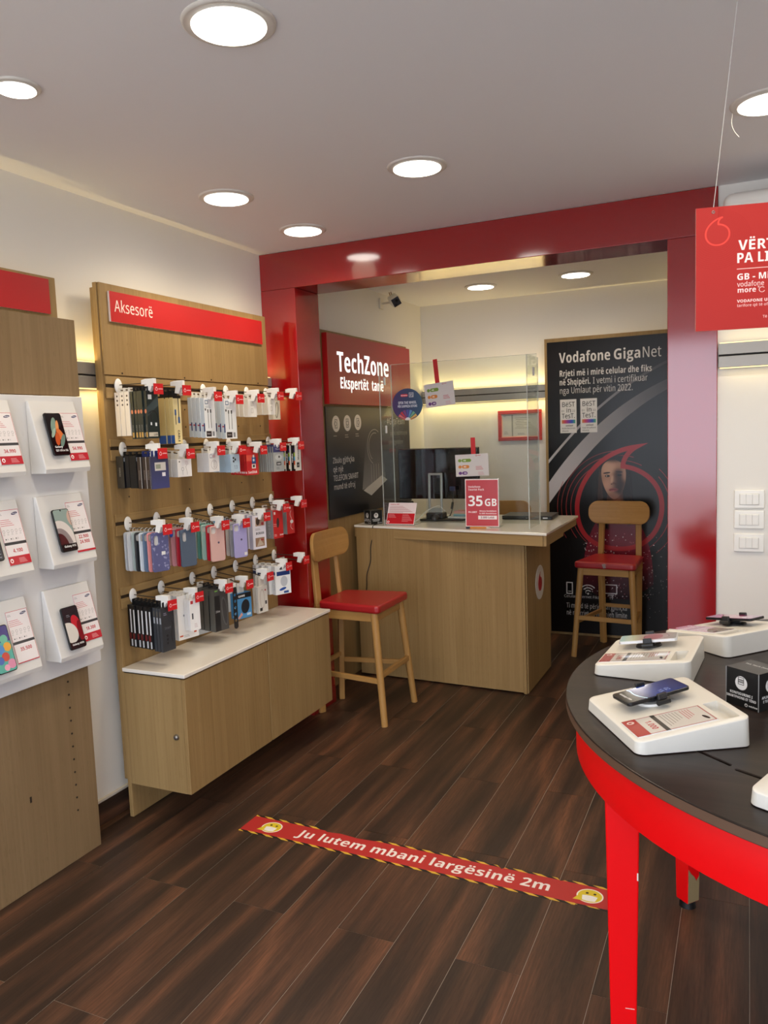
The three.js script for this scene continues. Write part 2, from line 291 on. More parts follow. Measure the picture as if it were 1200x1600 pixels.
{
  const rows = [1.757, 1.417, 1.077], cols = [[-2.012, 'right column'], [-1.722, 'left column']];
  const prof = new THREE.Shape([[0, 0], [0.012, 0], [0.076, -0.243], [0.072, -0.258], [0, -0.258]].map((p) => new THREE.Vector2(...p)));
  const wedge = ext(prof, 0.208, 0.003, 2);  // profile in (x out, y); depth becomes z
  const tilt = Math.atan2(0.064, 0.243);
  const cards = [[cardTex('54.990'), cardTex('34.990')], [cardTex(['22.900', '24.900'], { foot: 338 }), cardTex('4.100')], [cardTex('18.300'), cardTex('35.500', { foot: 346 })]];
  const phones = [[['feathers', 'black smartphone with orange and green feather screen on white board'], ['blue', 'smartphone with plain blue violet screen at left picture edge']],
    [['dunes', 'smartphone with pale dune screen in the middle of the board'], ['keypad', 'grey keypad phone at the left picture edge']],
    [['petals', 'smartphone with red and white petal screen at board bottom'], ['balls', 'smartphone with colourful bubbles screen at left picture edge']]];
  const rowW = ['top', 'middle', 'bottom'];
  rows.forEach((y, r) => cols.forEach(([zl, cw], c) => {
    const t = thing('phone_holder', `white wedge phone holder with price card, ${rowW[r]} row ${cw} of white board`, 'phone holder', [-2.308, y, zl], 0, 'wedge phone holders on the white board');
    part('wedge_body', wedge, M('#dedcd9', 0.35), t, [0, 0, -0.208]);
    const face = new THREE.Object3D(); face.position.set(0.012, 0, 0); // face frame: origin top left of face
    const cw_ = 0.088, ch = r === 1 ? 0.19 : 0.18;
    const place = (o, u, v, out) => { // u to the right along the face, v down
      o.rotation.set(0, 0, 0); o.quaternion.setFromEuler(new THREE.Euler(0, Math.PI / 2, 0)).premultiply(new THREE.Quaternion().setFromAxisAngle(V3(0, 0, 1), tilt));
      o.position.set(0.012 + v * Math.sin(tilt) + out * Math.cos(tilt), -v * Math.cos(tilt) + out * Math.sin(tilt), -u);
    };
    const cd = sheetMesh('price_card', cw_, ch, 0.002, cards[r][c], '#e6e0e2', t, [0, 0, 0], null, 0.25, { clearcoat: 0.6 });
    place(cd, c ? 0.158 : 0.163, [0.135, 0.128, 0.13][r], 0.002);
    const [k, lab] = phones[r][c];
    const ph = smartphone(lab, wp[k], k === 'keypad' ? { name: 'keypad_phone', w: 0.062, h: 0.135, frame: '#2a2c30' } : {});
    place(ph, c ? 0.058 : 0.074, [0.128, 0.135, 0.155][r], 0.011);
    ph.position.add(t.position);
    part('phone_mount', rbox(0.03, 0.05, 0.0088, 0.002), BLACK, t); place(t.children.at(-1), c ? 0.058 : 0.074, [0.128, 0.135, 0.155][r], 0.0058);
  }));
}

// ---------------------------------------------------------------- accessory display with hooks
{
  const t = thing('accessory_display', 'tall oak slatted accessory board with red header sign', 'display unit', [-2.377, 0, -3.065], Math.PI / 2);
  part('main_board', metric(span(-0.605, 0.605, 0.001, 2.243, -0.02, 0, 0.002)), OAK, t);
  part('rear_block', metric(span(-0.6, 0.59, 0.165, 2.225, -0.04, -0.021, 0.002)), OAK2, t);
  part('upper_panel', metric(span(-0.598, 0.605, 1.876, 2.243, 0.0005, 0.009, 0.002)), OAK, t);
  [1.85, 1.595, 1.282, 0.975].forEach((y) => {
    part('slat', metric(span(-0.595, 0.605, y - 0.012, y + 0.02, 0.0005, 0.0095, 0.002), 'x'), OAK2, t);
    part('slat', metric(span(-0.595, 0.605, y - 0.07, y - 0.026, 0.0005, 0.0095, 0.002), 'x'), OAK2, t);
    part('groove_insert', span(-0.59, 0.604, y - 0.0255, y - 0.0125, 0.0005, 0.003), M('#3b2c1a', 0.7), t);
  });
  [[1.505, 1.37], [1.19, 1.06], [1.74, 1.66], [0.86, 0.75]].forEach(([a, b]) => { for (const px of [-0.5, -0.1, 0.32, 0.52]) for (const yy of [a, b]) part('screw_hole', new THREE.CylinderGeometry(0.0035, 0.0035, 0.0016, 8).rotateX(Math.PI / 2), darkHole, t, [px, yy, 0.0004]); });
  for (const px of [-0.5, -0.098, 0.103, 0.506]) part('screw_hole', new THREE.CylinderGeometry(0.004, 0.004, 0.0016, 8).rotateX(Math.PI / 2), darkHole, t, [px, 1.885, 0.0094]);
  sheetMesh('red_sign', 1.108, 0.122, 0.01, canvasTex(1108, 122, (x, w, h) => { fill(x, '#c21f22', w, h); text(x, 'Aksesorë', 24, 80, 66, { color: '#f7e9de', max: 232 }); }), '#ecd9cf', t, [0, 2.152, 0.0145]);
}
const XH = -2.367, HZ = [-2.53, -2.708, -2.925, -3.09, -3.27, -3.45, -3.63], HY = [1.835, 1.575, 1.263, 0.957];
const SAG = [[0, 0, -0.02, -0.03, -0.02, -0.005, 0], [0, -0.008, -0.002, -0.006, -0.012, -0.002, 0], [0, -0.012, -0.03, -0.04, -0.03, -0.005, 0], [-0.01, -0.012, -0.016, -0.03, -0.025, -0.004, 0]];
const rowName = ['top row', 'second row', 'third row', 'bottom row'];
{
  const wireMat = M('#6b6660', 0.35, { metalness: 0.85 }), plastic = M('#f0eeea', 0.4);
  const gun = new THREE.Shape([[-0.05, 0.012], [-0.05, -0.006], [-0.022, -0.007], [-0.03, -0.036], [-0.008, -0.04], [0.004, -0.014], [0.016, -0.016], [0.016, 0.016], [-0.03, 0.016]].map((p) => new THREE.Vector2(...p)));
  const gunG = ext(gun, 0.016, 0.002, 2).translate(0, 0, -0.008), discG = new THREE.SphereGeometry(1, 20, 14).scale(0.008, 0.031, 0.021);
  const tagG = box(0.003, 0.043, 0.049);
  for (let r = 0; r < 4; r++) for (let k = 0; k < 7; k++) {
    const s = SAG[r][k], L = 0.175;
    const t = thing('display_hook', `white plastic hook with red logo tag, ${rowName[r]}, ${ROUND[k]} from left`, 'display hook', [XH, HY[r], HZ[k]], 0, 'security hooks on the oak accessory board');
    part('wall_disc', discG, plastic, t, [0.006, -0.004, 0]);
    part('upper_wire', tube([[0.008, 0, 0], [L * 0.5, s * 0.4, 0], [L + 0.02, s, 0]], 0.0022, 8, 6), wireMat, t);
    part('lower_wire', tube([[0.008, -0.022, 0], [L * 0.5, -0.022 + s * 0.4, 0], [L - 0.008, -0.022 + s, 0], [L - 0.004, -0.012 + s, 0]], 0.0024, 10, 6), wireMat, t);
    part('locking_head', gunG, plastic, t, [L + 0.008, s, 0]);
    part('logo_tag', tagG, [tagMat, M('#b01a20', .5), M('#b01a20', .5), M('#b01a20', .5), M('#b01a20', .5), M('#b01a20', .5)], t, [L + 0.0285, s - 0.026, -0.012], [0, -0.12, 0]);
  }
}
// products --------------------------------------------------------------
const C = (w, h, f) => printMat(canvasTex(w, h, f), 0.35);
const plain = (c, r = 0.4) => M(c, r);
const F = {
  darkBoxFront: C(66, 200, (x, w, h) => { fill(x, '#1f2b2b', w, h); x.fillStyle = '#39474a'; x.beginPath(); x.moveTo(0, 70); x.lineTo(66, 20); x.lineTo(66, 60); x.lineTo(0, 110); x.fill(); x.fillStyle = '#dfe3e2'; x.fillRect(10, 16, 20, 20); x.strokeStyle = '#0c0d0e'; x.lineWidth = 3; x.beginPath(); x.moveTo(8, 96); x.bezierCurveTo(40, 70, 60, 90, 60, 130); x.moveTo(20, 90); x.lineTo(20, 140); x.stroke(); x.fillStyle = '#e8ecee'; x.fillRect(16, 132, 8, 12); x.fillRect(42, 134, 10, 14); x.fillStyle = '#cfc6b4'; x.fillRect(4, 174, 50, 18); text(x, 'LUX', 30, 188, 12, { bold: 1, color: '#333' }); }),
  darkBoxSide: C(24, 200, (x, w, h) => { fill(x, '#29302f', w, h); x.fillStyle = '#d8825e'; x.beginPath(); x.arc(12, 86, 9, 0, 7); x.fill(); x.save(); x.translate(16, 168); x.rotate(-Math.PI / 2); text(x, 'LCAX', 0, 0, 12, { color: '#aaa' }); x.restore(); x.fillStyle = '#c9a05a'; x.fillRect(5, 172, 14, 22); }),
  whiteDotsSide: C(26, 180, (x, w, h) => { fill(x, '#efe6dc', w, h); x.fillStyle = '#3a2d26'; for (const y of [16, 34, 52]) { x.beginPath(); x.arc(15, y, 4, 0, 7); x.fill(); } }),
  creamFront: C(50, 206, (x, w, h) => { fill(x, '#ecd9a0', w, h); x.fillStyle = '#1b1a18'; x.fillRect(0, 0, w, 12); x.strokeStyle = '#1d2430'; x.lineWidth = 5; x.beginPath(); x.moveTo(34, 10); x.lineTo(34, 96); x.stroke(); x.fillStyle = '#28508e'; x.fillRect(28, 92, 12, 26); x.fillRect(8, 60, 10, 24); x.fillStyle = '#1d2430'; x.fillRect(11, 84, 4, 40); x.save(); x.translate(22, 148); x.rotate(Math.PI / 2); text(x, 'CABLE', 0, 0, 17, { bold: 1, color: '#222' }); x.restore(); }),
  creamSide: C(22, 206, (x, w, h) => { fill(x, '#e3cd8c', w, h); x.fillStyle = '#1b1a18'; x.fillRect(0, 0, w, 8); x.fillStyle = '#2e5ba2'; x.fillRect(0, 170, w, 36); }),
  cableFront: C(80, 190, (x, w, h) => { fill(x, '#e9ecef', w, h); x.strokeStyle = '#35527c'; x.lineWidth = 3; x.strokeRect(10, 12, 18, 16); lines(x, 10, 38, 60, 2, 6, '#9aa4ae'); x.fillStyle = '#24262a'; x.fillRect(26, 60, 3, 84); x.fillRect(24, 54, 7, 16); x.fillRect(46, 60, 3, 84); x.fillRect(43, 54, 9, 16); x.fillRect(6, 50, 8, 10); x.fillStyle = '#2c2226'; x.fillRect(8, 158, 38, 26); text(x, 'hoco', 14, 174, 11, { color: '#eee' }); x.fillStyle = '#8b8f95'; x.fillRect(54, 160, 14, 22); }),
  cableSide: C(24, 190, (x, w, h) => { fill(x, '#cfdbe4', w, h); x.fillStyle = '#b8344a'; x.fillRect(4, 128, 14, 6); x.fillStyle = '#1f3f78'; x.fillRect(16, 120, 8, 40); }),
  smallWhite: C(60, 86, (x, w, h) => { fill(x, '#ece8e2', w, h); lines(x, 18, 12, 30, 4, 6, '#9a958e'); x.strokeStyle = '#bbb4aa'; x.lineWidth = 2; x.strokeRect(22, 46, 12, 20); }),
  pen: C(60, 116, (x, w, h) => { fill(x, '#ddd6c8', w, h); text(x, 'BU', 18, 16, 13, { color: '#666' }); x.strokeStyle = '#8f897e'; x.lineWidth = 7; x.beginPath(); x.ellipse(32, 66, 10, 40, 0.1, 0, 7); x.stroke(); }),
  navyFront: C(100, 132, (x, w, h) => { const g = x.createLinearGradient(0, 0, 0, h); g.addColorStop(0, '#3a3c58'); g.addColorStop(1, '#444a80'); x.fillStyle = g; x.fillRect(0, 0, w, h); x.fillStyle = '#d8d4ce'; x.fillRect(20, 24, 64, 34); x.fillStyle = '#9aa08e'; x.fillRect(26, 32, 28, 18); x.fillStyle = '#eceaf0'; x.fillRect(60, 66, 20, 16); }),
  blackFront: C(90, 132, (x, w, h) => { fill(x, '#15161c', w, h); x.fillStyle = '#b8c0cc'; x.fillRect(4, 6, 40, 16); lines(x, 16, 60, 30, 3, 8, '#b5b8c2', 3); lines(x, 20, 100, 44, 2, 8, '#8a8f9a', 4); }),
  brownSide: C(22, 132, (x, w, h) => { fill(x, '#3b302b', w, h); x.save(); x.translate(14, 96); x.rotate(-Math.PI / 2); text(x, 'FASHION', 0, 0, 10, { color: '#998f88' }); x.restore(); x.fillStyle = '#e6e6ea'; x.fillRect(20, 0, 2, h); }),
  greySide: C(40, 132, (x, w, h) => { fill(x, '#3a3733', w, h); x.save(); x.translate(22, 84); x.rotate(-Math.PI / 2); text(x, 'REMAX', 0, 0, 12, { color: '#a8a49c' }); x.restore(); }),
  earFront: C(84, 78, (x, w, h) => { fill(x, '#efedec', w, h); x.strokeStyle = '#a9a6a8'; x.lineWidth = 2; x.beginPath(); x.arc(30, 44, 7, 0, 7); x.moveTo(30, 50); x.lineTo(30, 70); x.moveTo(58, 26); x.bezierCurveTo(40, 34, 60, 50, 56, 70); x.stroke(); x.fillStyle = '#333'; x.fillRect(10, 8, 6, 6); lines(x, 46, 10, 30, 3, 6, '#b9a0a4'); }),
  circFront: C(72, 86, (x, w, h) => { fill(x, '#efeeee', w, h); x.strokeStyle = '#55608a'; x.lineWidth = 2; x.strokeRect(10, 8, 14, 14); lines(x, 28, 12, 30, 2, 6, '#c05a6a'); x.strokeStyle = '#a59a98'; x.beginPath(); x.arc(36, 54, 20, 0, 7); x.stroke(); x.strokeRect(32, 40, 8, 26); }),
  thirteen: C(66, 86, (x, w, h) => { fill(x, '#b9cfe2', w, h); x.fillStyle = '#16181c'; for (const [a, b] of [[22, 18], [34, 26], [22, 34]]) { x.beginPath(); x.arc(a, b, 5.5, 0, 7); x.fill(); } x.strokeStyle = '#c9dbe8'; x.strokeRect(46, 10, 14, 14); text(x, '13', 22, 70, 24, { color: '#6f8296' }); }),
  sandFront: C(88, 130, (x, w, h) => { fill(x, '#d02a30', w, h); x.fillStyle = '#e65a4a'; x.fillRect(0, 30, 44, 30); x.fillStyle = '#2b5a94'; x.fillRect(40, 40, 30, 34); x.fillStyle = '#e5e5e2'; x.fillRect(48, 30, 12, 14); x.fillStyle = '#dfe7ee'; x.beginPath(); x.arc(54, 56, 7, 0, 7); x.fill(); x.fillStyle = '#e8e6e2'; x.fillRect(38, 76, 30, 22); x.fillStyle = '#333'; x.fillRect(46, 80, 14, 12); x.fillStyle = '#f0d8d8'; text(x, 'SanDisk', 8, 122, 18, { bold: 1 }); }),
  sandSide: C(10, 130, (x, w, h) => { fill(x, '#c5262c', w, h); x.fillStyle = '#f0d0d0'; x.fillRect(0, 112, w, 10); }),
  daxFront: C(80, 130, (x, w, h) => { fill(x, '#aeb2b2', w, h); x.fillStyle = '#474a78'; x.fillRect(0, 0, w, 30); text(x, 'Tronix', 18, 18, 12, { bold: 1, color: '#ccd' }); x.fillStyle = '#c8cccc'; x.beginPath(); x.ellipse(40, 56, 26, 16, 0, 0, 7); x.fill(); x.fillStyle = '#333'; x.beginPath(); x.arc(44, 54, 6, 0, 7); x.fill(); x.fillStyle = '#1f2226'; x.fillRect(22, 80, 36, 18); text(x, 'DAX', 28, 94, 13, { bold: 1 }); lines(x, 20, 108, 40, 2, 7, '#7c8282', 3); }),
  memFront: C(56, 136, (x, w, h) => { fill(x, '#d9d7d2', w, h); x.fillStyle = '#222'; x.save(); x.translate(36, 78); x.rotate(-Math.PI / 2); text(x, 'Memory', 0, 0, 17, { bold: 1, color: '#222' }); x.restore(); x.fillRect(14, 92, 24, 26); text(x, '2.0', 18, 110, 11); }),
  memSide: C(30, 136, (x, w, h) => { fill(x, '#111114', w, h); ['#3a2a62', '#8aa63a', '#4a92b8', '#c85c3a', '#d8d0c0'].forEach((c, i) => { x.fillStyle = c; x.fillRect(20, 16 + i * 22, 10, 22); }); x.save(); x.translate(13, 92); x.rotate(-Math.PI / 2); text(x, 'ParaBox', 0, 0, 12, { bold: 1 }); x.restore(); }),
  boranFront: C(88, 168, (x, w, h) => { fill(x, '#e9e6f0', w, h); x.fillStyle = '#b89a86'; x.fillRect(20, 10, 60, 44); x.fillStyle = '#46382e'; x.beginPath(); x.ellipse(36, 30, 12, 20, 0.1, 0, 7); x.fill(); x.fillStyle = '#a8343a'; x.beginPath(); x.arc(66, 44, 8, 0, 7); x.fill(); lines(x, 18, 66, 54, 2, 6, '#999'); text(x, 'BORAN', 20, 96, 16, { bold: 1, color: '#2b2b33' }); x.fillStyle = '#9c7b62'; x.fillRect(16, 112, 60, 44); x.fillStyle = '#c2b2a0'; x.beginPath(); x.moveTo(24, 154); x.lineTo(46, 116); x.lineTo(70, 150); x.fill(); x.fillStyle = '#9e3436'; x.fillRect(52, 120, 18, 8); }),
  redFront: C(80, 146, (x, w, h) => { fill(x, '#c8262a', w, h); x.fillStyle = '#e9dcd8'; x.fillRect(8, 8, 14, 14); x.fillStyle = '#3a2c2e'; x.beginPath(); x.ellipse(38, 66, 11, 26, 0.05, 0, 7); x.fill(); x.strokeStyle = '#e6d0cc'; x.lineWidth = 2; x.beginPath(); x.moveTo(2, 70); x.lineTo(28, 74); x.moveTo(2, 80); x.lineTo(28, 82); x.stroke(); text(x, '8mm', 50, 134, 12, { bold: 1 }); lines(x, 6, 124, 34, 2, 7, '#e8b8b8', 3); }),
  greyIcons: C(60, 146, (x, w, h) => { fill(x, '#8f8f92', w, h); x.strokeStyle = '#c8c8ca'; x.lineWidth = 2; for (let k = 0; k < 6; k++) { x.strokeRect(24, 20 + k * 18, 10, 9); } x.beginPath(); x.arc(30, 130, 8, 0, 7); x.stroke(); }),
  earRed: C(64, 156, (x, w, h) => { fill(x, '#c2262a', w, h); x.fillStyle = '#eceaea'; x.fillRect(26, 8, 12, 12); x.strokeStyle = '#eadada'; x.lineWidth = 3; x.beginPath(); x.moveTo(40, 30); x.bezierCurveTo(10, 60, 60, 70, 40, 96); x.bezierCurveTo(20, 120, 40, 130, 50, 134); x.stroke(); x.fillStyle = '#e3e1e2'; x.beginPath(); x.ellipse(42, 90, 14, 10, 0, 0, 7); x.fill(); }),
  slimFront: C(76, 186, (x, w, h) => { fill(x, '#34363a', w, h); x.fillStyle = '#cfd2d6'; x.fillRect(44, 4, 22, 16); lines(x, 14, 22, 30, 2, 7, '#99a', 3); x.strokeStyle = '#101114'; x.lineWidth = 3; x.beginPath(); x.moveTo(60, 60); x.bezierCurveTo(76, 90, 44, 100, 60, 150); x.stroke(); x.fillStyle = '#101114'; for (const y of [120, 136, 152]) { x.beginPath(); x.arc(30, y, 5, 0, 7); x.fill(); } text(x, 'Smart', 16, 92, 14, { color: '#777c84' }); }),
  slimSide: C(20, 186, (x, w, h) => { fill(x, '#111216', w, h); x.fillStyle = '#e4e6ea'; x.fillRect(12, 18, 8, 104); x.fillStyle = '#6a1c20'; x.fillRect(2, 124, 12, 26); x.fillStyle = '#c6cad0'; x.fillRect(11, 152, 9, 30); }),
  slimSide2: C(20, 186, (x, w, h) => { fill(x, '#3b3e44', w, h); x.fillStyle = '#a5aab2'; x.fillRect(4, 40, 12, 26); x.fillStyle = '#55504a'; x.fillRect(4, 14, 12, 22); }),
  bigWhiteFront: C(110, 196, (x, w, h) => { fill(x, '#eeecea', w, h); x.strokeStyle = '#9ea2a8'; x.lineWidth = 2; x.strokeRect(70, 30, 18, 20); x.fillStyle = '#8c9096'; x.fillRect(30, 86, 8, 8); x.fillRect(60, 84, 26, 6); lines(x, 40, 130, 54, 4, 7, '#a9a9ac'); x.fillStyle = '#c8502c'; x.fillRect(84, 168, 14, 8); x.fillRect(6, 176, 18, 6); lines(x, 28, 178, 50, 2, 6, '#aaa'); }),
  smallWhiteRed: C(56, 140, (x, w, h) => { fill(x, '#f1efee', w, h); x.fillStyle = '#b5323a'; x.fillRect(6, 6, 14, 14); x.fillStyle = '#4a4d52'; x.fillRect(10, 62, 8, 26); lines(x, 22, 110, 26, 3, 7, '#c9b0b0'); }),
  charFront: C(86, 200, (x, w, h) => { fill(x, '#4a4948', w, h); x.fillStyle = '#222224'; x.fillRect(2, 30, 34, 168); text(x, '20w', 6, 110, 15, { color: '#d0d0d0' }); x.fillStyle = '#5d5c5c'; x.beginPath(); x.ellipse(62, 110, 18, 70, -0.1, 0, 7); x.fill(); x.fillStyle = '#403f40'; x.beginPath(); x.ellipse(64, 112, 13, 62, -0.1, 0, 7); x.fill(); x.fillStyle = '#72b84a'; x.fillRect(6, 4, 18, 5); x.fillStyle = '#e5e3e0'; x.fillRect(66, 6, 14, 14); }),
  blueFront: C(92, 122, (x, w, h) => { fill(x, '#4a8cc0', w, h); x.fillStyle = '#15181d'; x.fillRect(0, 0, w, 24); text(x, 'GAME', 10, 18, 15, { bold: 1 }); x.fillStyle = '#20242a'; x.beginPath(); x.ellipse(52, 66, 26, 34, 0.2, 0, 7); x.fill(); x.fillStyle = '#d99a8c'; x.beginPath(); x.moveTo(0, 116); x.lineTo(26, 92); x.lineTo(34, 104); x.lineTo(10, 122); x.fill(); x.fillStyle = '#bcd4e8'; x.fillRect(60, 100, 26, 12); }),
  blueSide: C(46, 122, (x, w, h) => { fill(x, '#4693cb', w, h); x.fillStyle = '#e2eef6'; for (let k = 0; k < 4; k++) { x.beginPath(); x.arc(24, 22 + k * 24, 6.5, 0, 7); x.fill(); } x.fillRect(12, 110, 22, 4); }),
  wirePack: C(92, 138, (x, w, h) => { fill(x, '#d6d2cc', w, h); x.strokeStyle = '#b7a9a0'; x.lineWidth = 4; x.beginPath(); x.ellipse(40, 66, 20, 48, 0, 0, 7); x.stroke(); x.fillStyle = '#b03a3e'; x.fillRect(66, 20, 12, 8); x.fillStyle = '#3a3a3c'; x.fillRect(66, 80, 16, 18); x.fillStyle = '#222'; x.fillRect(14, 112, 24, 16); }),
  samFront: C(96, 152, (x, w, h) => { fill(x, '#eceef0', w, h); x.fillStyle = '#1f3a78'; x.fillRect(10, 30, 82, 22); x.fillStyle = '#bfc3ca'; x.beginPath(); x.ellipse(54, 84, 22, 28, 0, 0, 7); x.fill(); x.fillStyle = '#3b3f46'; x.save(); x.translate(48, 12); x.rotate(-0.3); x.beginPath(); x.ellipse(0, 0, 20, 7, 0, 0, 7); x.fill(); x.restore(); x.fillStyle = '#1d4a9a'; x.save(); x.translate(44, 124); x.rotate(-0.2); x.beginPath(); x.ellipse(0, 0, 22, 7, 0, 0, 7); x.fill(); x.restore(); x.fillStyle = '#2a4c8c'; x.fillRect(50, 136, 30, 12); }),
  samSide: C(38, 152, (x, w, h) => { fill(x, '#e4e6ea', w, h); x.fillStyle = '#1f3a78'; x.fillRect(0, 30, w, 16); x.save(); x.translate(24, 128); x.rotate(-Math.PI / 2); text(x, 'Travel Adapter', 0, 0, 12, { bold: 1, color: '#8a95a8', max: 76 }); x.restore(); }),
  clearFront: C(70, 140, (x, w, h) => { fill(x, '#c4aaa6', w, h); x.fillStyle = '#e4dad6'; x.fillRect(8, 76, 54, 54); x.fillStyle = '#2f2a2c'; x.fillRect(38, 90, 14, 16); x.fillRect(36, 112, 18, 14); x.fillStyle = '#e6e3e2'; x.fillRect(40, 12, 16, 14); }),
};
const ORD = ['frontmost', 'second from front', 'third from front', 'fourth from front', 'fifth from front', 'sixth from front', 'seventh from front', 'eighth from front'];
const tabMat = M('#d8d4cc', 0.5), caseGeo = {};
function caseGeometry(hole) {
  if (!caseGeo[hole]) {
    const s = rr(0.078, 0.164, 0.011), put = (cx, cy, w, h, r) => { s.holes.push(holeOf(rr(w, h, r), cx, cy)); };
    if (hole === 'square') put(-0.019, 0.06, 0.028, 0.028, 0.008); else if (hole === 'tall') put(-0.016, 0.048, 0.02, 0.04, 0.009); else put(-0.012, 0.058, 0.02, 0.02, 0.0095);
    caseGeo[hole] = ext(s, 0.0085, 0.0024, 4).rotateY(Math.PI / 2).translate(-0.00425, -0.082, 0);
  }
  return caseGeo[hole];
}
const innerCase = ext(rr(0.07, 0.156, 0.008), 0.002, 0, 4).rotateY(Math.PI / 2).translate(-0.001, -0.082, 0);
const boxGeos = {};
function stack(r, k, start, specs, yawDeg = 0) {
  let x = start; const yaw = yawDeg * D2R, cy = Math.cos(yaw);
  for (const s of specs) {
    const n = s.n || 1; let proto = null;
    for (let i = 0; i < n; i++) {
      const ord = ORD[n - 1 - i], step = (s.t + (s.gap ?? 0.0018)) / cy, along = (x + step / 2) / 0.18, y = HY[r] - 0.024 + SAG[r][k] * Math.min(1, along) * 0.8 - (s.drop || 0);
      const col = s.colors ? s.colors[i] : s.front0;
      const label = s.names ? `${s.names[i]} ${s.desc}, ${rowName[r]} ${ROUND[k]} hook` : `${s.desc}, ${rowName[r]} ${ROUND[k]} hook` + (n > 1 ? `, ${ord}` : '');
      let t;
      if (s.kind === 'case') {
        t = thing(s.name, label, s.cat, [0, 0, 0], 0, s.group);
        part('case_shell', caseGeometry(s.holes ? s.holes[i] : 'round'), s.mats ? s.mats[i] : M(col, 0.45), t, [0, -0.012, 0]);
        part('lining', innerCase, M(s.lining || '#d9d5d0', 0.6), t, [-0.005, -0.012, 0]);
        part('hang_loop', tube([[-0.004, -0.02, 0.006], [-0.004, -0.002, 0.007], [0, 0.005, 0], [-0.004, -0.002, -0.007], [-0.004, -0.02, -0.006]], 0.0015, 12, 5), M('#c9c6c0', 0.4), t);
        if (s.sticker && s.sticker[i]) part('price_sticker', box(0.0006, 0.014, 0.017), WHITE, t, [0.0048, ...s.sticker[i]]);
        if (s.print && s.print[i]) part('printed_emblem', s.print[i](), M('#55506a', 0.5), t, [0.0046, -0.09, -0.004]);
      } else {
        if (proto) { t = proto.clone(); t.name = numbered(s.name); scene.add(t); tag(t, label, s.cat, s.group); }
        else {
          t = proto = thing(s.name, label, s.cat, [0, 0, 0], 0, s.group);
          const tab = s.tab ?? 0.016, bk = [s.w, s.h, s.t].join();
          boxGeos[bk] ??= box(s.t, s.h, s.w);
          part(s.body || 'carton', boxGeos[bk], [s.front, s.back || s.side, s.top || s.back || plain('#d8d4ce'), s.side, s.side, s.side], t, [0, -tab - s.h / 2 + 0.008, 0]);
          if (tab > 0) part('hang_tab', ext((() => { const q = rr(Math.min(0.04, s.w * 0.7), tab + 0.012, 0.004); const o = new THREE.Path(); o.absellipse(0, tab / 2 - 0.002, 0.009, 0.004, 0, Math.PI * 2, true); q.holes.push(o); return q; })(), 0.0012, 0, 3).rotateY(Math.PI / 2), s.tabMat || tabMat, t, [-0.0006, -tab / 2 + 0.004, 0]);
          if (s.extra) s.extra(t, tab);
        }
      }
      t.position.set(XH + x + step / 2, y, HZ[k] + (R() - 0.5) * 0.006); t.rotation.set(0, -(yaw + (R() - 0.5) * 0.012), (R() - 0.5) * 0.012);
      x += step;
    }
    x += s.after || 0.002;
  }
}
const blackTab = M('#17181a', 0.5), clear = M('#dfe5e8', 0.15, { transmission: 0.6, thickness: 0 });
// top row
stack(0, 0, 0.008, [{ n: 3, name: 'charger_box', cat: 'box', group: 'white boxes on the first top hook', desc: 'slim white box with three dots', w: 0.06, h: 0.178, t: 0.025, front: plain('#e8e0d8'), side: F.whiteDotsSide },
  { n: 5, name: 'cable_box', cat: 'box', group: 'dark green cable boxes', desc: 'dark green cable box with orange dot', w: 0.064, h: 0.192, t: 0.0155, front: F.darkBoxFront, side: F.darkBoxSide, top: plain('#1c2222'), tabMat: blackTab }], 5);
stack(0, 1, 0.068, [{ n: 4, name: 'cable_box', cat: 'box', group: 'cream and blue cable boxes', desc: 'cream cable box with blue foot', w: 0.044, h: 0.203, t: 0.021, front: F.creamFront, side: F.creamSide, top: plain('#1b1a18'), tabMat: blackTab, tab: 0.03 }], 6);
stack(0, 2, 0.068, [{ n: 4, name: 'cable_box', cat: 'box', group: 'pale cable boxes on the third top hook', desc: 'pale blue white cable box', w: 0.07, h: 0.178, t: 0.0215, front: F.cableFront, side: F.cableSide, tab: 0.022 }], 6);
stack(0, 3, 0.085, [{ n: 3, name: 'cable_box', cat: 'box', group: 'pale cable boxes on the fourth top hook', desc: 'white cable box with two printed cables', w: 0.08, h: 0.186, t: 0.0225, front: F.cableFront, side: F.cableSide, tab: 0.016 }], 6);
stack(0, 4, 0.075, [{ n: 3, name: 'adapter_box', cat: 'box', group: 'small white boxes on the fifth top hook', desc: 'small plain white adapter box', w: 0.056, h: 0.086, t: 0.027, front: F.smallWhite, side: plain('#e2dcd2'), tab: 0.02 }], 12);
stack(0, 5, 0.05, [{ n: 3, name: 'adapter_box', cat: 'box', group: 'small white boxes on the sixth top hook', desc: 'small cream adapter box', w: 0.056, h: 0.086, t: 0.034, front: F.smallWhite, side: plain('#dfd8ca'), tab: 0.018 }], 10);
stack(0, 6, 0.04, [{ n: 2, name: 'earphone_pack', cat: 'pack', group: 'flat earphone packs', desc: 'flat cream earphone pack', w: 0.06, h: 0.116, t: 0.014, front: F.pen, side: plain('#d8d0c0'), tab: 0.012 }], 8);
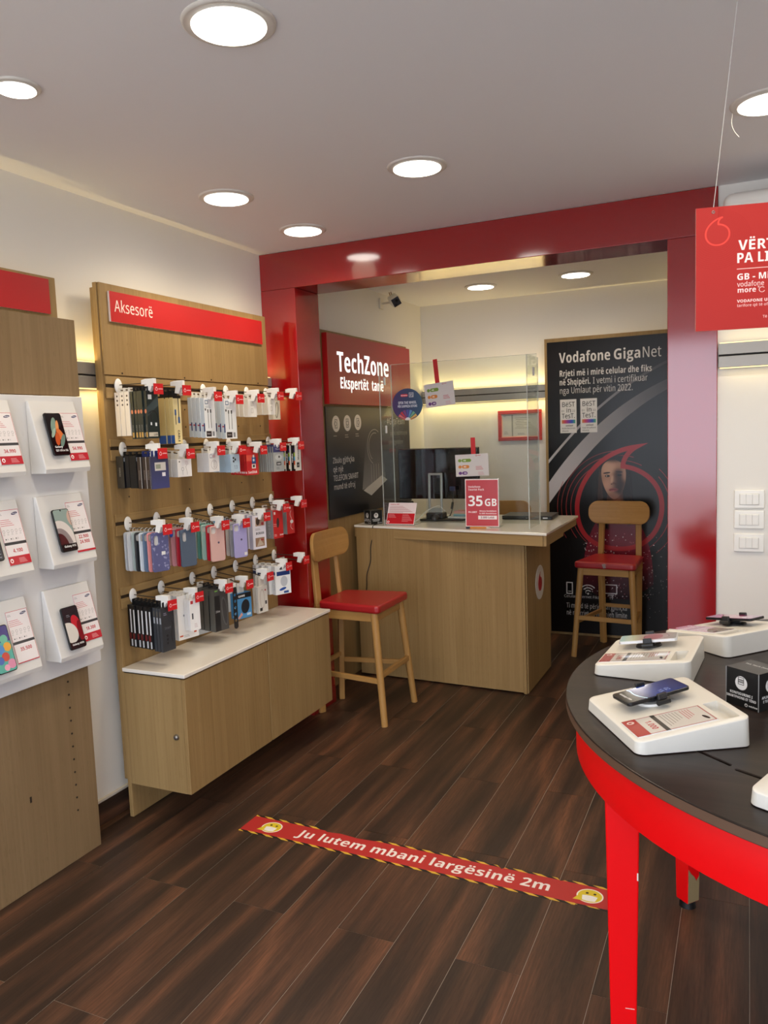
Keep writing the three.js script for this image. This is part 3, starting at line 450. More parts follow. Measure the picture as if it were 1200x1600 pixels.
// second row
stack(1, 0, 0.004, [{ n: 1, name: 'speaker_box', cat: 'box', desc: 'grey brown box with upright lettering', w: 0.085, h: 0.132, t: 0.04, front: F.blackFront, side: F.greySide, top: plain('#2a2826'), tabMat: blackTab },
  { n: 1, name: 'adapter_box', cat: 'box', desc: 'narrow black box with pale label', w: 0.075, h: 0.13, t: 0.022, front: F.blackFront, side: plain('#1b1c22'), top: plain('#1b1c22'), tabMat: blackTab },
  { n: 1, name: 'speaker_box', cat: 'box', desc: 'black box with white label', w: 0.08, h: 0.132, t: 0.038, front: F.blackFront, side: plain('#17181c'), top: plain('#17181c'), tabMat: blackTab },
  { n: 3, name: 'fashion_box', cat: 'box', group: 'brown boxes on the first second-row hook', desc: 'slim brown box with white edge', w: 0.08, h: 0.128, t: 0.021, front: plain('#3a302c'), side: F.brownSide, top: plain('#2f2724'), tabMat: M('#26316e', 0.5), tab: 0.022 },
  { n: 1, name: 'blister_pack', cat: 'pack', desc: 'navy blister pack with white stickers', w: 0.096, h: 0.13, t: 0.008, front: F.navyFront, side: plain('#3a3c58'), tabMat: M('#26316e', 0.5), tab: 0.022 }], 4);
stack(1, 1, 0.075, [{ n: 3, name: 'earphone_box', cat: 'box', group: 'white earphone boxes', desc: 'white earphone box with line drawing', w: 0.082, h: 0.076, t: 0.032, front: F.earFront, side: plain('#e0e0e2'), tab: 0.034 }], 6);
stack(1, 2, 0.1, [{ n: 2, name: 'adapter_box', cat: 'box', group: 'white boxes with round drawing', desc: 'white box with round drawing', w: 0.07, h: 0.086, t: 0.034, front: F.circFront, side: plain('#dedfe2'), tab: 0.02 }], 4);
stack(1, 3, 0.03, [{ n: 4, name: 'case_box', cat: 'box', group: 'light blue boxes', desc: 'light blue box with three dark dots', w: 0.064, h: 0.085, t: 0.033, front: F.thirteen, side: plain('#a9c3da'), top: plain('#b3cadd'), tab: 0.03 }], 6);
stack(1, 4, 0.045, [{ n: 8, name: 'memory_card_pack', cat: 'pack', group: 'red memory card packs', desc: 'thin red memory card pack', w: 0.085, h: 0.128, t: 0.0105, front: F.sandFront, side: F.sandSide, top: plain('#b42026'), tab: 0.008, tabMat: M('#c5262c', 0.5) }], 8);
stack(1, 5, 0.09, [{ n: 7, name: 'memory_card_pack', cat: 'pack', group: 'grey memory card packs', desc: 'grey blister pack with violet top', w: 0.078, h: 0.128, t: 0.009, front: F.daxFront, side: plain('#8c9090'), top: plain('#3f426e'), gap: 0.004, tab: 0.008, tabMat: M('#3f426e', 0.5) }], 10);
stack(1, 6, 0.07, [{ n: 4, name: 'memory_stick_pack', cat: 'pack', group: 'black memory stick packs', desc: 'black pack with rainbow stripe', w: 0.05, h: 0.136, t: 0.026, front: F.memFront, side: F.memSide, top: plain('#222'), tab: 0.008, gap: 0.004 }], 8);
// third row: phone cases
const shimmer = (c) => M(c, 0.3, { clearcoat: 0.5 });
const patternPurple = new THREE.MeshPhysicalMaterial({ roughness: 0.35, map: canvasTex(80, 168, (x, w, h) => { fill(x, '#5b5c86', w, h); const r = rng(7); for (let k = 0; k < 34; k++) { x.fillStyle = '#9a9bbd'; const a = r() * 70, b = r() * 160; x.fillRect(a, b, 9, 3); x.fillRect(a + 3, b, 3, 8); } }) });
patternPurple.map.wrapS = patternPurple.map.wrapT = THREE.RepeatWrapping; patternPurple.map.repeat.set(12.5, 6);
const marble = new THREE.MeshPhysicalMaterial({ roughness: 0.35, map: dataTex(64, 128, (u, v) => { const n = NZ.noise(u * 4, v * 6, 3.3) + 0.5 * NZ.noise(u * 9, v * 14, 1.2); return mix3([36, 84, 78], [206, 216, 212], 0.5 + n); }) });
marble.map.repeat.set(12, 6);
stack(2, 0, 0.012, [{ kind: 'case', n: 8, t: 0.0105, gap: 0.009, name: 'phone_case', cat: 'phone case', group: 'phone cases on the first third-row hook', desc: 'phone case', names: ['pale grey', 'misty white', 'grey green', 'black', 'ice white', 'slate blue', 'salmon pink', 'violet patterned'],
  mats: [shimmer('#c3c8d2'), shimmer('#d2d5da'), shimmer('#a9b8b8'), shimmer('#23262b'), shimmer('#d5dde8'), shimmer('#5d7490'), shimmer('#dc8d8d'), patternPurple], holes: ['round', 'round', 'round', 'square', 'square', 'square', 'square', 'tall'], sticker: { 6: [-0.062, 0.005], 7: [-0.1, -0.012] } }], 20);
stack(2, 1, 0.012, [{ kind: 'case', n: 7, t: 0.0105, gap: 0.0125, name: 'phone_case', cat: 'phone case', group: 'phone cases on the second third-row hook', desc: 'phone case', names: ['dark navy', 'smoke grey', 'clear grey', 'powder pink', 'rose pink', 'cherry red', 'slate blue with lettering'],
  mats: [shimmer('#1d2a3c'), shimmer('#a19f9a'), shimmer('#c5c4be'), shimmer('#dcaeb0'), shimmer('#d89aa4'), shimmer('#b9263a'), shimmer('#4d5c70')], holes: ['round', 'round', 'round', 'round', 'square', 'square', 'tall'], sticker: { 6: [-0.016, -0.025] } }], 18);
stack(2, 2, 0.03, [{ kind: 'case', n: 6, t: 0.0105, gap: 0.0125, name: 'phone_case', cat: 'phone case', group: 'phone cases on the third third-row hook', desc: 'phone case', names: ['green marbled', 'mint white', 'leaf green', 'pale mint', 'bright red', 'soft pink'],
  mats: [marble, shimmer('#d2ded8'), shimmer('#5d9b90'), shimmer('#a8ccc4'), shimmer('#c02234'), shimmer('#dbb0a8')], holes: ['round', 'round', 'square', 'square', 'square', 'square'], print: { 5: () => new THREE.CylinderGeometry(0.005, 0.005, 0.0006, 12).rotateZ(Math.PI / 2) } }], 18);
stack(2, 3, 0.045, [{ kind: 'case', n: 6, t: 0.0105, gap: 0.0115, name: 'phone_case', cat: 'phone case', group: 'phone cases on the fourth third-row hook', desc: 'phone case', names: ['sky blue', 'steel blue', 'scarlet', 'pearl grey', 'dove grey', 'lavender'],
  mats: [shimmer('#5c9cc4'), shimmer('#4a82ae'), shimmer('#bf3a3a'), shimmer('#cfc8c4'), shimmer('#9c9ca4'), shimmer('#a9a3d4')], holes: ['round', 'round', 'square', 'square', 'square', 'square'], sticker: { 5: [-0.16, -0.026] }, print: { 5: () => new THREE.CylinderGeometry(0.005, 0.005, 0.0006, 12).rotateZ(Math.PI / 2) } }], 18);
stack(2, 4, 0.05, [{ n: 4, name: 'gift_box', cat: 'box', group: 'lilac white photo boxes', desc: 'lilac white box with photo print', w: 0.088, h: 0.168, t: 0.026, front: F.boranFront, side: plain('#c9c9e2'), top: plain('#7b7a86'), tab: 0.012 }], 14);
stack(2, 5, 0.05, [{ n: 2, name: 'device_box', cat: 'box', group: 'grey and red device boxes', desc: 'grey and red box with oval device', w: 0.078, h: 0.146, t: 0.054, front: F.redFront, side: F.greyIcons, top: plain('#a83a3a'), tab: 0.022 }], 8);
stack(2, 6, 0.075, [{ n: 1, name: 'earphone_box', cat: 'box', desc: 'grey and red earphone box', w: 0.062, h: 0.154, t: 0.05, front: F.earRed, side: plain('#9a989c'), top: plain('#a83a3a'), tab: 0.018 }], 8);
// bottom row
stack(3, 0, 0.006, [{ n: 6, name: 'adapter_pack', cat: 'pack', group: 'black and white slim packs', desc: 'slim black and white pack', w: 0.075, h: 0.178, t: 0.0195, front: plain('#1b1c20'), side: F.slimSide, top: plain('#15161a'), tabMat: blackTab, tab: 0.02 },
  { n: 3, name: 'adapter_pack', cat: 'pack', group: 'dark grey slim packs', desc: 'dark grey slim pack with sticker', w: 0.07, h: 0.184, t: 0.0145, front: F.slimFront, side: F.slimSide2, top: plain('#2a2c30'), tabMat: blackTab, tab: 0.02 }], 6);
stack(3, 1, 0.06, [{ n: 5, name: 'cable_box', cat: 'box', group: 'large flat white boxes', desc: 'large flat white box', w: 0.11, h: 0.195, t: 0.0155, front: F.bigWhiteFront, side: plain('#dde2e8'), tab: 0.004 },
  { n: 2, name: 'cable_box', cat: 'box', group: 'small white boxes with red mark', desc: 'small white box with red mark', w: 0.055, h: 0.138, t: 0.017, front: F.smallWhiteRed, side: plain('#e6e5e6'), tab: 0.02 }], 12);
stack(3, 2, 0.03, [{ n: 1, name: 'cable_box', cat: 'box', desc: 'pale tall box behind charcoal boxes', w: 0.11, h: 0.225, t: 0.03, front: plain('#d6dadb'), side: plain('#c7d0cd'), tab: 0.018 },
  { n: 3, name: 'charger_box', cat: 'box', group: 'charcoal charger boxes', desc: 'charcoal charger box', w: 0.085, h: 0.195, t: 0.032, front: F.charFront, side: plain('#5d5d5a'), top: plain('#44423f'), tabMat: blackTab, tab: 0.018 }], 10);
stack(3, 3, 0.08, [{ n: 1, name: 'adapter_box', cat: 'box', desc: 'plain white box behind blue box', w: 0.085, h: 0.125, t: 0.045, front: plain('#dcdcd8'), side: plain('#d2d4d4'), tab: 0.03 },
  { n: 1, name: 'game_pad_box', cat: 'box', desc: 'sky blue box with black pad', w: 0.09, h: 0.122, t: 0.046, front: F.blueFront, side: F.blueSide, top: plain('#2b6fa8'), tab: 0.045, drop: 0.015 }], 14);
stack(3, 4, 0.125, [{ n: 2, name: 'cable_pack', cat: 'pack', group: 'clear cable packs', desc: 'pale blister pack with coiled cable', w: 0.074, h: 0.134, t: 0.014, front: F.wirePack, side: plain('#cfccc6'), tab: 0.05, drop: 0.016, gap: 0.006 }], 6);
stack(3, 5, 0.022, [{ n: 4, name: 'adapter_box', cat: 'box', group: 'white boxes with navy band', desc: 'white adapter box with navy band', w: 0.095, h: 0.15, t: 0.03, front: F.samFront, side: F.samSide, top: plain('#e6e6e8'), tab: 0.006, gap: 0.006 }], 24);
stack(3, 6, 0.05, [{ n: 1, name: 'blister_pack', cat: 'pack', desc: 'rosy see through blister pack', w: 0.07, h: 0.14, t: 0.012, front: F.clearFront, side: plain('#b8a09c'), tab: 0.014 }], 8);
{ // two charms hanging from the hooks, one watch band
  const t = thing('watch_band', 'black watch band with round holes beside charcoal boxes', 'watch band', [XH + 0.196, HY[3] - 0.03, HZ[2] - 0.06], -0.2);
  const s = rr(0.024, 0.2, 0.011); for (let k = 0; k < 5; k++) { const o = new THREE.Path(); o.absarc(0, 0.06 - k * 0.03, 0.0075, 0, Math.PI * 2, true); s.holes.push(o); }
  part('strap', ext(s, 0.004, 0.001, 6).rotateY(Math.PI / 2), M('#1b1b1d', 0.5), t, [0, -0.115, 0]);
  part('hang_clip', rbox(0.004, 0.02, 0.02, 0.002), WHITE, t, [0.002, -0.01, 0]);
  const b = thing('key_charm', 'small blue oval charm in front of pink cases', 'charm', [XH + 0.12, HY[2] - 0.03, HZ[1] + 0.046]);
  part('oval', new THREE.SphereGeometry(1, 16, 12).scale(0.004, 0.018, 0.0125), M('#2a52b8', 0.3), b, [0, -0.03, 0]);
  part('loop', new THREE.TorusGeometry(0.006, 0.0014, 6, 16), STEEL, b, [0, -0.006, 0]);
}

// ---------------------------------------------------------------- floating cabinet and its white top
{
  const t = thing('wall_cabinet', 'floating oak cabinet with lock under the accessory hooks', 'cabinet', [-2.376, 0, -3.065], Math.PI / 2);
  part('carcass', metric(span(-0.6, 0.6, 0.155, 0.632, 0.001, 0.298, 0.002)), OAK2, t);
  part('end_panel', metric(span(-0.607, -0.6005, 0.152, 0.637, 0.001, 0.3, 0.002)), OAK2, t);
  part('door', metric(span(-0.607, 0.0, 0.152, 0.637, 0.3005, 0.319, 0.003)), OAK, t);
  part('door', metric(span(0.005, 0.607, 0.152, 0.637, 0.3005, 0.319, 0.003)), OAK2, t);
  const l = part('lock', new THREE.LatheGeometry([[0, 0.012], [0.006, 0.012], [0.0105, 0.009], [0.0115, 0.003], [0.013, 0]].map((p) => new THREE.Vector2(...p)), 20).rotateZ(Math.PI / 2), STEEL, t, [-0.607, 0.391, 0.262]);
  part('keyhole', rbox(0.002, 0.008, 0.002, 0.0008), darkHole, l, [-0.012, 0, 0]);
  const w = thing('cabinet_worktop', 'thin white stone top on the floating oak cabinet', 'worktop', [-2.376, 0.638, -3.065], Math.PI / 2);
  part('slab', span(-0.615, 0.612, 0.006, 0.022, 0.001, 0.326, 0.003), M('#efe9e0', 0.22, { clearcoat: 0.4 }), w);
  part('shadow_gap', span(-0.605, 0.602, 0, 0.006, 0.001, 0.31), BLACK, w);
}

// ---------------------------------------------------------------- stools
function stool(label, pos, turn) {
  const t = thing('bar_stool', label, 'bar stool', pos, turn, 'oak stools with red seats');
  const seat = new THREE.Shape(); const P = [[-0.17, -0.2], [0.17, -0.2], [0.212, 0.2], [-0.212, 0.2]];
  const c = 0.035; seat.moveTo(P[0][0] + c, P[0][1]); seat.lineTo(P[1][0] - c, P[1][1]); seat.quadraticCurveTo(P[1][0], P[1][1], P[1][0] + 0.004, P[1][1] + c); seat.lineTo(P[2][0] - 0.004, P[2][1] - c); seat.quadraticCurveTo(P[2][0], P[2][1], P[2][0] - c, P[2][1]); seat.lineTo(P[3][0] + c, P[3][1]); seat.quadraticCurveTo(P[3][0], P[3][1], P[3][0] + 0.004, P[3][1] - c); seat.lineTo(P[0][0] - 0.004, P[0][1] + c); seat.quadraticCurveTo(P[0][0], P[0][1], P[0][0] + c, P[0][1]);
  part('seat', ext(seat, 0.046, 0.014, 6, 4).rotateX(-Math.PI / 2).scale(1, 1, -1).translate(0, 0, 0), M('#a3161d', 0.38, { clearcoat: 0.3, clearcoatRoughness: 0.3 }), t, [0, 0.622, 0]);
  t.children.at(-1).geometry = flip(t.children.at(-1).geometry);
  for (const s of [-1, 1]) {
    part('leg', metric(rod([s * 0.212, 0, 0.212], [s * 0.172, 0.622, 0.155], 0.0185, 0.0215, 16)), STOOLWOOD, t);
    part('leg', metric(bar([s * 0.125, 0, -0.23], [s * 0.135, 0.64, -0.215], 0.042, 0.034, 0.006)), STOOLWOOD, t);
    part('back_post', metric(bar([s * 0.135, 0.635, -0.2155], [s * 0.128, 0.955, -0.238], 0.04, 0.026, 0.006)), STOOLWOOD, t);
    part('seat_rail', metric(bar([s * 0.155, 0.596, -0.2], [s * 0.172, 0.596, 0.15], 0.02, 0.05), 'z'), STOOLWOOD, t);
    part('foot_bar', metric(bar([s * 0.133, 0.245, -0.222], [s * 0.196, 0.245, 0.188], 0.019, 0.028), 'z'), STOOLWOOD, t);
  }
  part('seat_rail', metric(bar([-0.165, 0.596, 0.155], [0.165, 0.596, 0.155], 0.02, 0.05), 'x'), STOOLWOOD, t);
  part('seat_rail', metric(bar([-0.13, 0.596, -0.21], [0.13, 0.596, -0.21], 0.02, 0.05), 'x'), STOOLWOOD, t);
  part('foot_bar', metric(bar([-0.196, 0.275, 0.19], [0.196, 0.275, 0.19], 0.02, 0.03), 'x'), STOOLWOOD, t);
  part('foot_bar', metric(bar([-0.13, 0.285, -0.222], [0.13, 0.285, -0.222], 0.018, 0.026), 'x'), STOOLWOOD, t);
  const bg = new THREE.ExtrudeGeometry(rr(0.43, 0.165, 0.07), { depth: 0.012, bevelEnabled: true, bevelThickness: 0.005, bevelSize: 0.005, bevelOffset: -0.005, bevelSegments: 3, curveSegments: 8 });
  const bend = subdivX(bg); const p = bend.attributes.position; for (let i = 0; i < p.count; i++) { const x = p.getX(i); p.setZ(i, p.getZ(i) + 0.5 * x * x - 0.012); } bend.computeVertexNormals();
  part('backrest', metric(bend, 'x'), STOOLWOOD, t, [0, 0.968, -0.212], [-0.08, 0, 0]);
  return t;
}
function flip(g) { const a = g.index ? g.toNonIndexed() : g; for (const k of Object.keys(a.attributes)) { const at = a.attributes[k], s = at.itemSize, d = at.array; for (let i = 0; i < at.count; i += 3) for (let q = 0; q < s; q++) { const x = d[(i + 1) * s + q]; d[(i + 1) * s + q] = d[(i + 2) * s + q]; d[(i + 2) * s + q] = x; } } a.computeVertexNormals(); a.clearGroups(); return a; }
function subdivX(g) { // split wide triangles so that the plate can bend
  let a = g.index ? g.toNonIndexed() : g; let tri = []; const p = a.attributes.position;
  for (let i = 0; i < p.count; i += 3) tri.push([0, 1, 2].map((k) => V3().fromBufferAttribute(p, i + k)));
  for (let it = 0; it < 4; it++) { const out = []; for (const t of tri) { let best = -1, bl = 0.035; for (let k = 0; k < 3; k++) { const d = Math.abs(t[k].x - t[(k + 1) % 3].x); if (d > bl) { bl = d; best = k; } } if (best < 0) { out.push(t); continue; } const A = t[best], B = t[(best + 1) % 3], Cc = t[(best + 2) % 3], m = A.clone().add(B).multiplyScalar(0.5); out.push([A, m, Cc], [m.clone(), B, Cc.clone()]); } tri = out; }
  const f = new Float32Array(tri.length * 9); tri.forEach((t, i) => t.forEach((v, k) => v.toArray(f, i * 9 + k * 3))); const r = new THREE.BufferGeometry(); r.setAttribute('position', new THREE.BufferAttribute(f, 3)); return r;
}
stool('oak bar stool with red seat beside the left counter end', [-2.003, 0, -3.977], Math.PI / 2);
{ const t = stool('oak bar stool with worn red seat before the black poster', [-0.857, 0, -5.587], -6 * D2R); part('worn_patch', rbox(0.02, 0.03, 0.002, 0.0008), M('#9a8a84', 0.7), t, [0.0, 0.646, 0.2005], [0, 0, 0.3]); part('worn_patch', rbox(0.03, 0.006, 0.002, 0.0008), M('#9a8a84', 0.7), t, [0.0, 0.656, 0.1995], [-0.3, 0, 0]); }
stool('oak bar stool behind the counter, only its backrest showing', [-1.69, 0, -5.6], 0);

// ---------------------------------------------------------------- service counter
{
  const t = thing('service_counter', 'oak service counter with white top and round logo', 'counter', [0, 0, 0]);
  // plan outlines in (x, -z)
  const plan = (pts) => { const s = new THREE.Shape(pts.map(([x, z]) => new THREE.Vector2(x, -z))); return s; };
  const up = (s, y0, y1, b = 0.002) => ext(s, y1 - y0, b, 2).rotateX(-Math.PI / 2).translate(0, y0, 0);
  const top = [[-2.362, -4.61], [-1.03, -4.385], [-1.03, -5.3], [-2.362, -5.3]];
  part('white_top', up(plan(top), 0.985, 1.0), M('#efeade', 0.18, { clearcoat: 0.5 }), t);
  part('apron', metric(bar([-2.36, 0.9525, -4.63], [-1.052, 0.9525, -4.412], 0.03, 0.063), 'x'), OAK2, t);
  part('apron', metric(span(-1.065, -1.035, 0.921, 0.984, -4.86, -4.405, 0.003), 'z'), OAK2, t);
  part('apron', metric(span(-1.068, -1.04, 0.937, 0.984, -5.29, -4.861, 0.003), 'z'), OAK2, t);
  const body = (a, b, y0, y1, th) => { const dx = b[0] - a[0], dz = b[1] - a[1], L = Math.hypot(dx, dz); const g = rbox(L, y1 - y0, th, 0.002); g.translate(0, 0, -th / 2); const m = metric(g); m.rotateY(-Math.atan2(dz, dx)); m.translate((a[0] + b[0]) / 2, (y0 + y1) / 2, (a[1] + b[1]) / 2); return m; };
  part('front_panel', body([-2.335, -4.58], [-1.212, -4.516], 0.01, 0.984, 0.02), OAK, t);
  part('edge_panel', metric(span(-1.2115, -1.193, 0.004, 0.984, -5.13, -4.512, 0.002)), OAK, t);
  part('end_panel', metric(span(-1.1925, -1.185, 0.004, 0.984, -5.12, -4.525, 0.002)), OAK2, t);
  part('rear_panel', metric(span(-2.23, -1.215, 0.02, 0.7, -4.85, -4.83, 0.002)), OAK2, t);
  const lg = part('logo_disc', new THREE.CylinderGeometry(0.108, 0.108, 0.003, 40).rotateZ(-Math.PI / 2), M('#d9d3cd', 0.4), t, [-1.1832, 0.628, -4.838]);
  const sh = new THREE.Shape(); const q = (a, b) => [a * 0.066, -b * 0.066];
  sh.moveTo(...q(0.32, -0.98)); const cb = (a, b, d, e, f, g) => sh.bezierCurveTo(...q(a, b), ...q(d, e), ...q(f, g));
  cb(-0.2, -0.9, -0.72, -0.4, -0.72, 0.1); cb(-0.72, 0.55, -0.4, 0.84, 0, 0.84); cb(0.42, 0.84, 0.72, 0.52, 0.72, 0.12); cb(0.72, -0.26, 0.42, -0.5, 0.06, -0.52); cb(0, -0.74, 0.14, -0.92, 0.32, -0.98);
  part('speech_mark', ext(sh, 0.001, 0, 10).rotateY(Math.PI / 2), M('#b01322', 0.4), lg, [0.0015, 0, 0]);
}

// ---------------------------------------------------------------- rear office: left wall board
{
  const t = thing('service_wall_board', 'tall oak board with backlit red sign and dark poster', 'display board', [-2.378, 0, -4.95], Math.PI / 2);
  part('oak_board', metric(span(-0.685, 0.68, 0.001, 2.243, -0.04, 0, 0.002)), OAK, t);
  const sign = canvasTex(1300, 434, (x, w, h) => { fill(x, '#a5181a', w, h); text(x, 'TechZone', 120, 228, 172, { bold: 1, max: 800 }); text(x, 'Ekspertët  tanë', 150, 334, 98, { bold: 1, max: 660 }); });
  const glow = canvasTex(1300, 434, (x, w, h) => { fill(x, '#000', w, h); text(x, 'TechZone', 120, 228, 172, { bold: 1, max: 800 }); text(x, 'Ekspertët  tanë', 150, 334, 98, { bold: 1, max: 660 }); });
  sheetMesh('red_light_box', 1.3, 0.434, 0.035, sign, M('#c4161c', 0.3), t, [0.005, 2.005, 0.019], null, 0.3, { emissiveMap: glow, emissive: new THREE.Color('#ffffff'), emissiveIntensity: 0.9 });
  const dark = canvasTex(1320, 706, (x, w, h) => {
    const g = x.createLinearGradient(0, 0, w * 0.4, h); g.addColorStop(0, '#2c2927'); g.addColorStop(1, '#151519'); x.fillStyle = g; x.fillRect(0, 0, w, h);
    [[130, 108], [286, 104], [438, 100]].forEach(([a, b], i) => { x.fillStyle = '#cfcac4'; x.beginPath(); x.arc(a, b, 52, 0, 7); x.fill(); x.strokeStyle = '#222'; x.lineWidth = 4; x.strokeRect(a - 16, b - 26, 32, 52); x.beginPath(); x.arc(a + (i - 1) * 8, b, 14, 0, 7); x.stroke(); lines(x, a - 40, b + 74, 80, 1 + (i > 0), 14, '#9a958f', 5); });
    ['Zbulo gjithçka', 'që një', 'TELEFON SMART', 'mund të ofroj'].forEach((s, i) => text(x, s, 66, 356 + i * 56, 50, { color: '#d6d0ca', max: [300, 150, 350, 300][i] }));
    const cone = x.createLinearGradient(0, 180, 0, 560); cone.addColorStop(0, 'rgba(190,185,180,0)'); cone.addColorStop(1, 'rgba(200,196,190,0.55)'); x.fillStyle = cone; x.beginPath(); x.moveTo(470, 556); x.lineTo(560, 170); x.lineTo(800, 150); x.lineTo(850, 500); x.fill();
    x.strokeStyle = '#a8a39d'; x.lineWidth = 4; x.beginPath(); x.arc(690, 270, 120, 1.9, 5.3); x.stroke(); x.beginPath(); x.arc(690, 270, 96, 2.1, 5.0); x.stroke(); for (const a of [620, 660, 700, 740]) { x.beginPath(); x.moveTo(a, 390); x.lineTo(a, 520); x.stroke(); }
    x.fillStyle = '#b4b0aa'; x.beginPath(); x.moveTo(486, 560); x.lineTo(786, 476); x.lineTo(880, 512); x.lineTo(606, 604); x.closePath(); x.fill();
    text(x, '#GigaTeam', 904, 116, 64, { color: '#b4aea6', max: 330 }); text(x, 'që të ndihmojnë', 960, 196, 46, { color: '#8d8780', max: 320 }); text(x, 'për zgjedhjen', 930, 262, 46, { color: '#8d8780', max: 260 }); text(x, 'tënde', 930, 320, 46, { color: '#a83030' });
  });
  sheetMesh('dark_poster', 1.32, 0.706, 0.008, dark, '#1a1a1c', t, [0.012, 1.421, 0.0045], null, 0.3);
}
// security camera
{
  const t = thing('security_camera', 'small white security camera on the rear office wall', 'security camera', [XBL, 2.525, -5.28], 0);
  part('wall_plate', rbox(0.014, 0.075, 0.06, 0.003), M('#e8e2d2', 0.5), t, [0.008, 0, 0]);
  part('arm', rod([0.012, 0, 0], [0.11, -0.004, 0.03], 0.008), M('#e0d8c6', 0.5), t);
  const b = part('housing', rbox(0.07, 0.07, 0.14, 0.014, 3), M('#e9e4d6', 0.45), t, [0.145, 0.0, 0.07], [0.35, 0.55, 0.35]);
  part('lens_face', rbox(0.056, 0.058, 0.006, 0.012), M('#2a2a2e', 0.25), b, [0, 0, 0.07]);
  part('lens', new THREE.CylinderGeometry(0.011, 0.011, 0.006, 18).rotateX(Math.PI / 2), M('#08080a', 0.1), b, [0.006, 0.008, 0.074]);
  part('sensor', new THREE.CylinderGeometry(0.007, 0.007, 0.006, 14).rotateX(Math.PI / 2), M('#0c0c10', 0.2), b, [-0.012, -0.018, 0.073]);
  part('antenna', rod([0.09, 0.02, 0.0], [0.068, 0.075, -0.01], 0.003), M('#7a4d3a', 0.5), t);
  part('antenna', rod([0.1, 0.02, 0.01], [0.085, 0.09, 0.0], 0.003), M('#7a4d3a', 0.5), t);
}
// framed certificate
{
  const t = thing('framed_certificate', 'certificate in a red frame on the rear wall', 'picture frame', [-1.613, 1.617, ZB + 0.002], 0);
  for (const k of [-1, 1]) {
    part('frame_bar', rbox(0.346, 0.028, 0.018, 0.004), M('#b43226', 0.35), t, [0, k * 0.104, 0.009]); part('frame_bar', rbox(0.028, 0.18, 0.018, 0.004), M('#b43226', 0.35), t, [k * 0.159, 0, 0.009]);
    part('mount_strip', rbox(0.29, 0.007, 0.009, 0.001), M('#e3b9a4', 0.5), t, [0, k * 0.0865, 0.0045]); part('mount_strip', rbox(0.007, 0.166, 0.009, 0.001), M('#e3b9a4', 0.5), t, [k * 0.1415, 0, 0.0045]);
  }
  sheetMesh('certificate', 0.278, 0.168, 0.004, canvasTex(556, 336, (x, w, h) => { fill(x, '#c9c6bb', w, h); x.fillStyle = '#8b897f'; x.fillRect(146, 0, 22, h); lines(x, 20, 20, 60, 1, 8, '#777', 6); x.fillStyle = '#5a5850'; for (let k = 0; k < 7; k++) x.fillRect(200 + (k % 3) * 12, 50 + k * 26, 240 - (k % 3) * 60, 5); lines(x, 24, 260, 90, 4, 12, '#777', 4); lines(x, 240, 290, 180, 3, 10, '#777', 4); }), '#bbb', t, [0, 0, 0.004], null, 0.3);
}
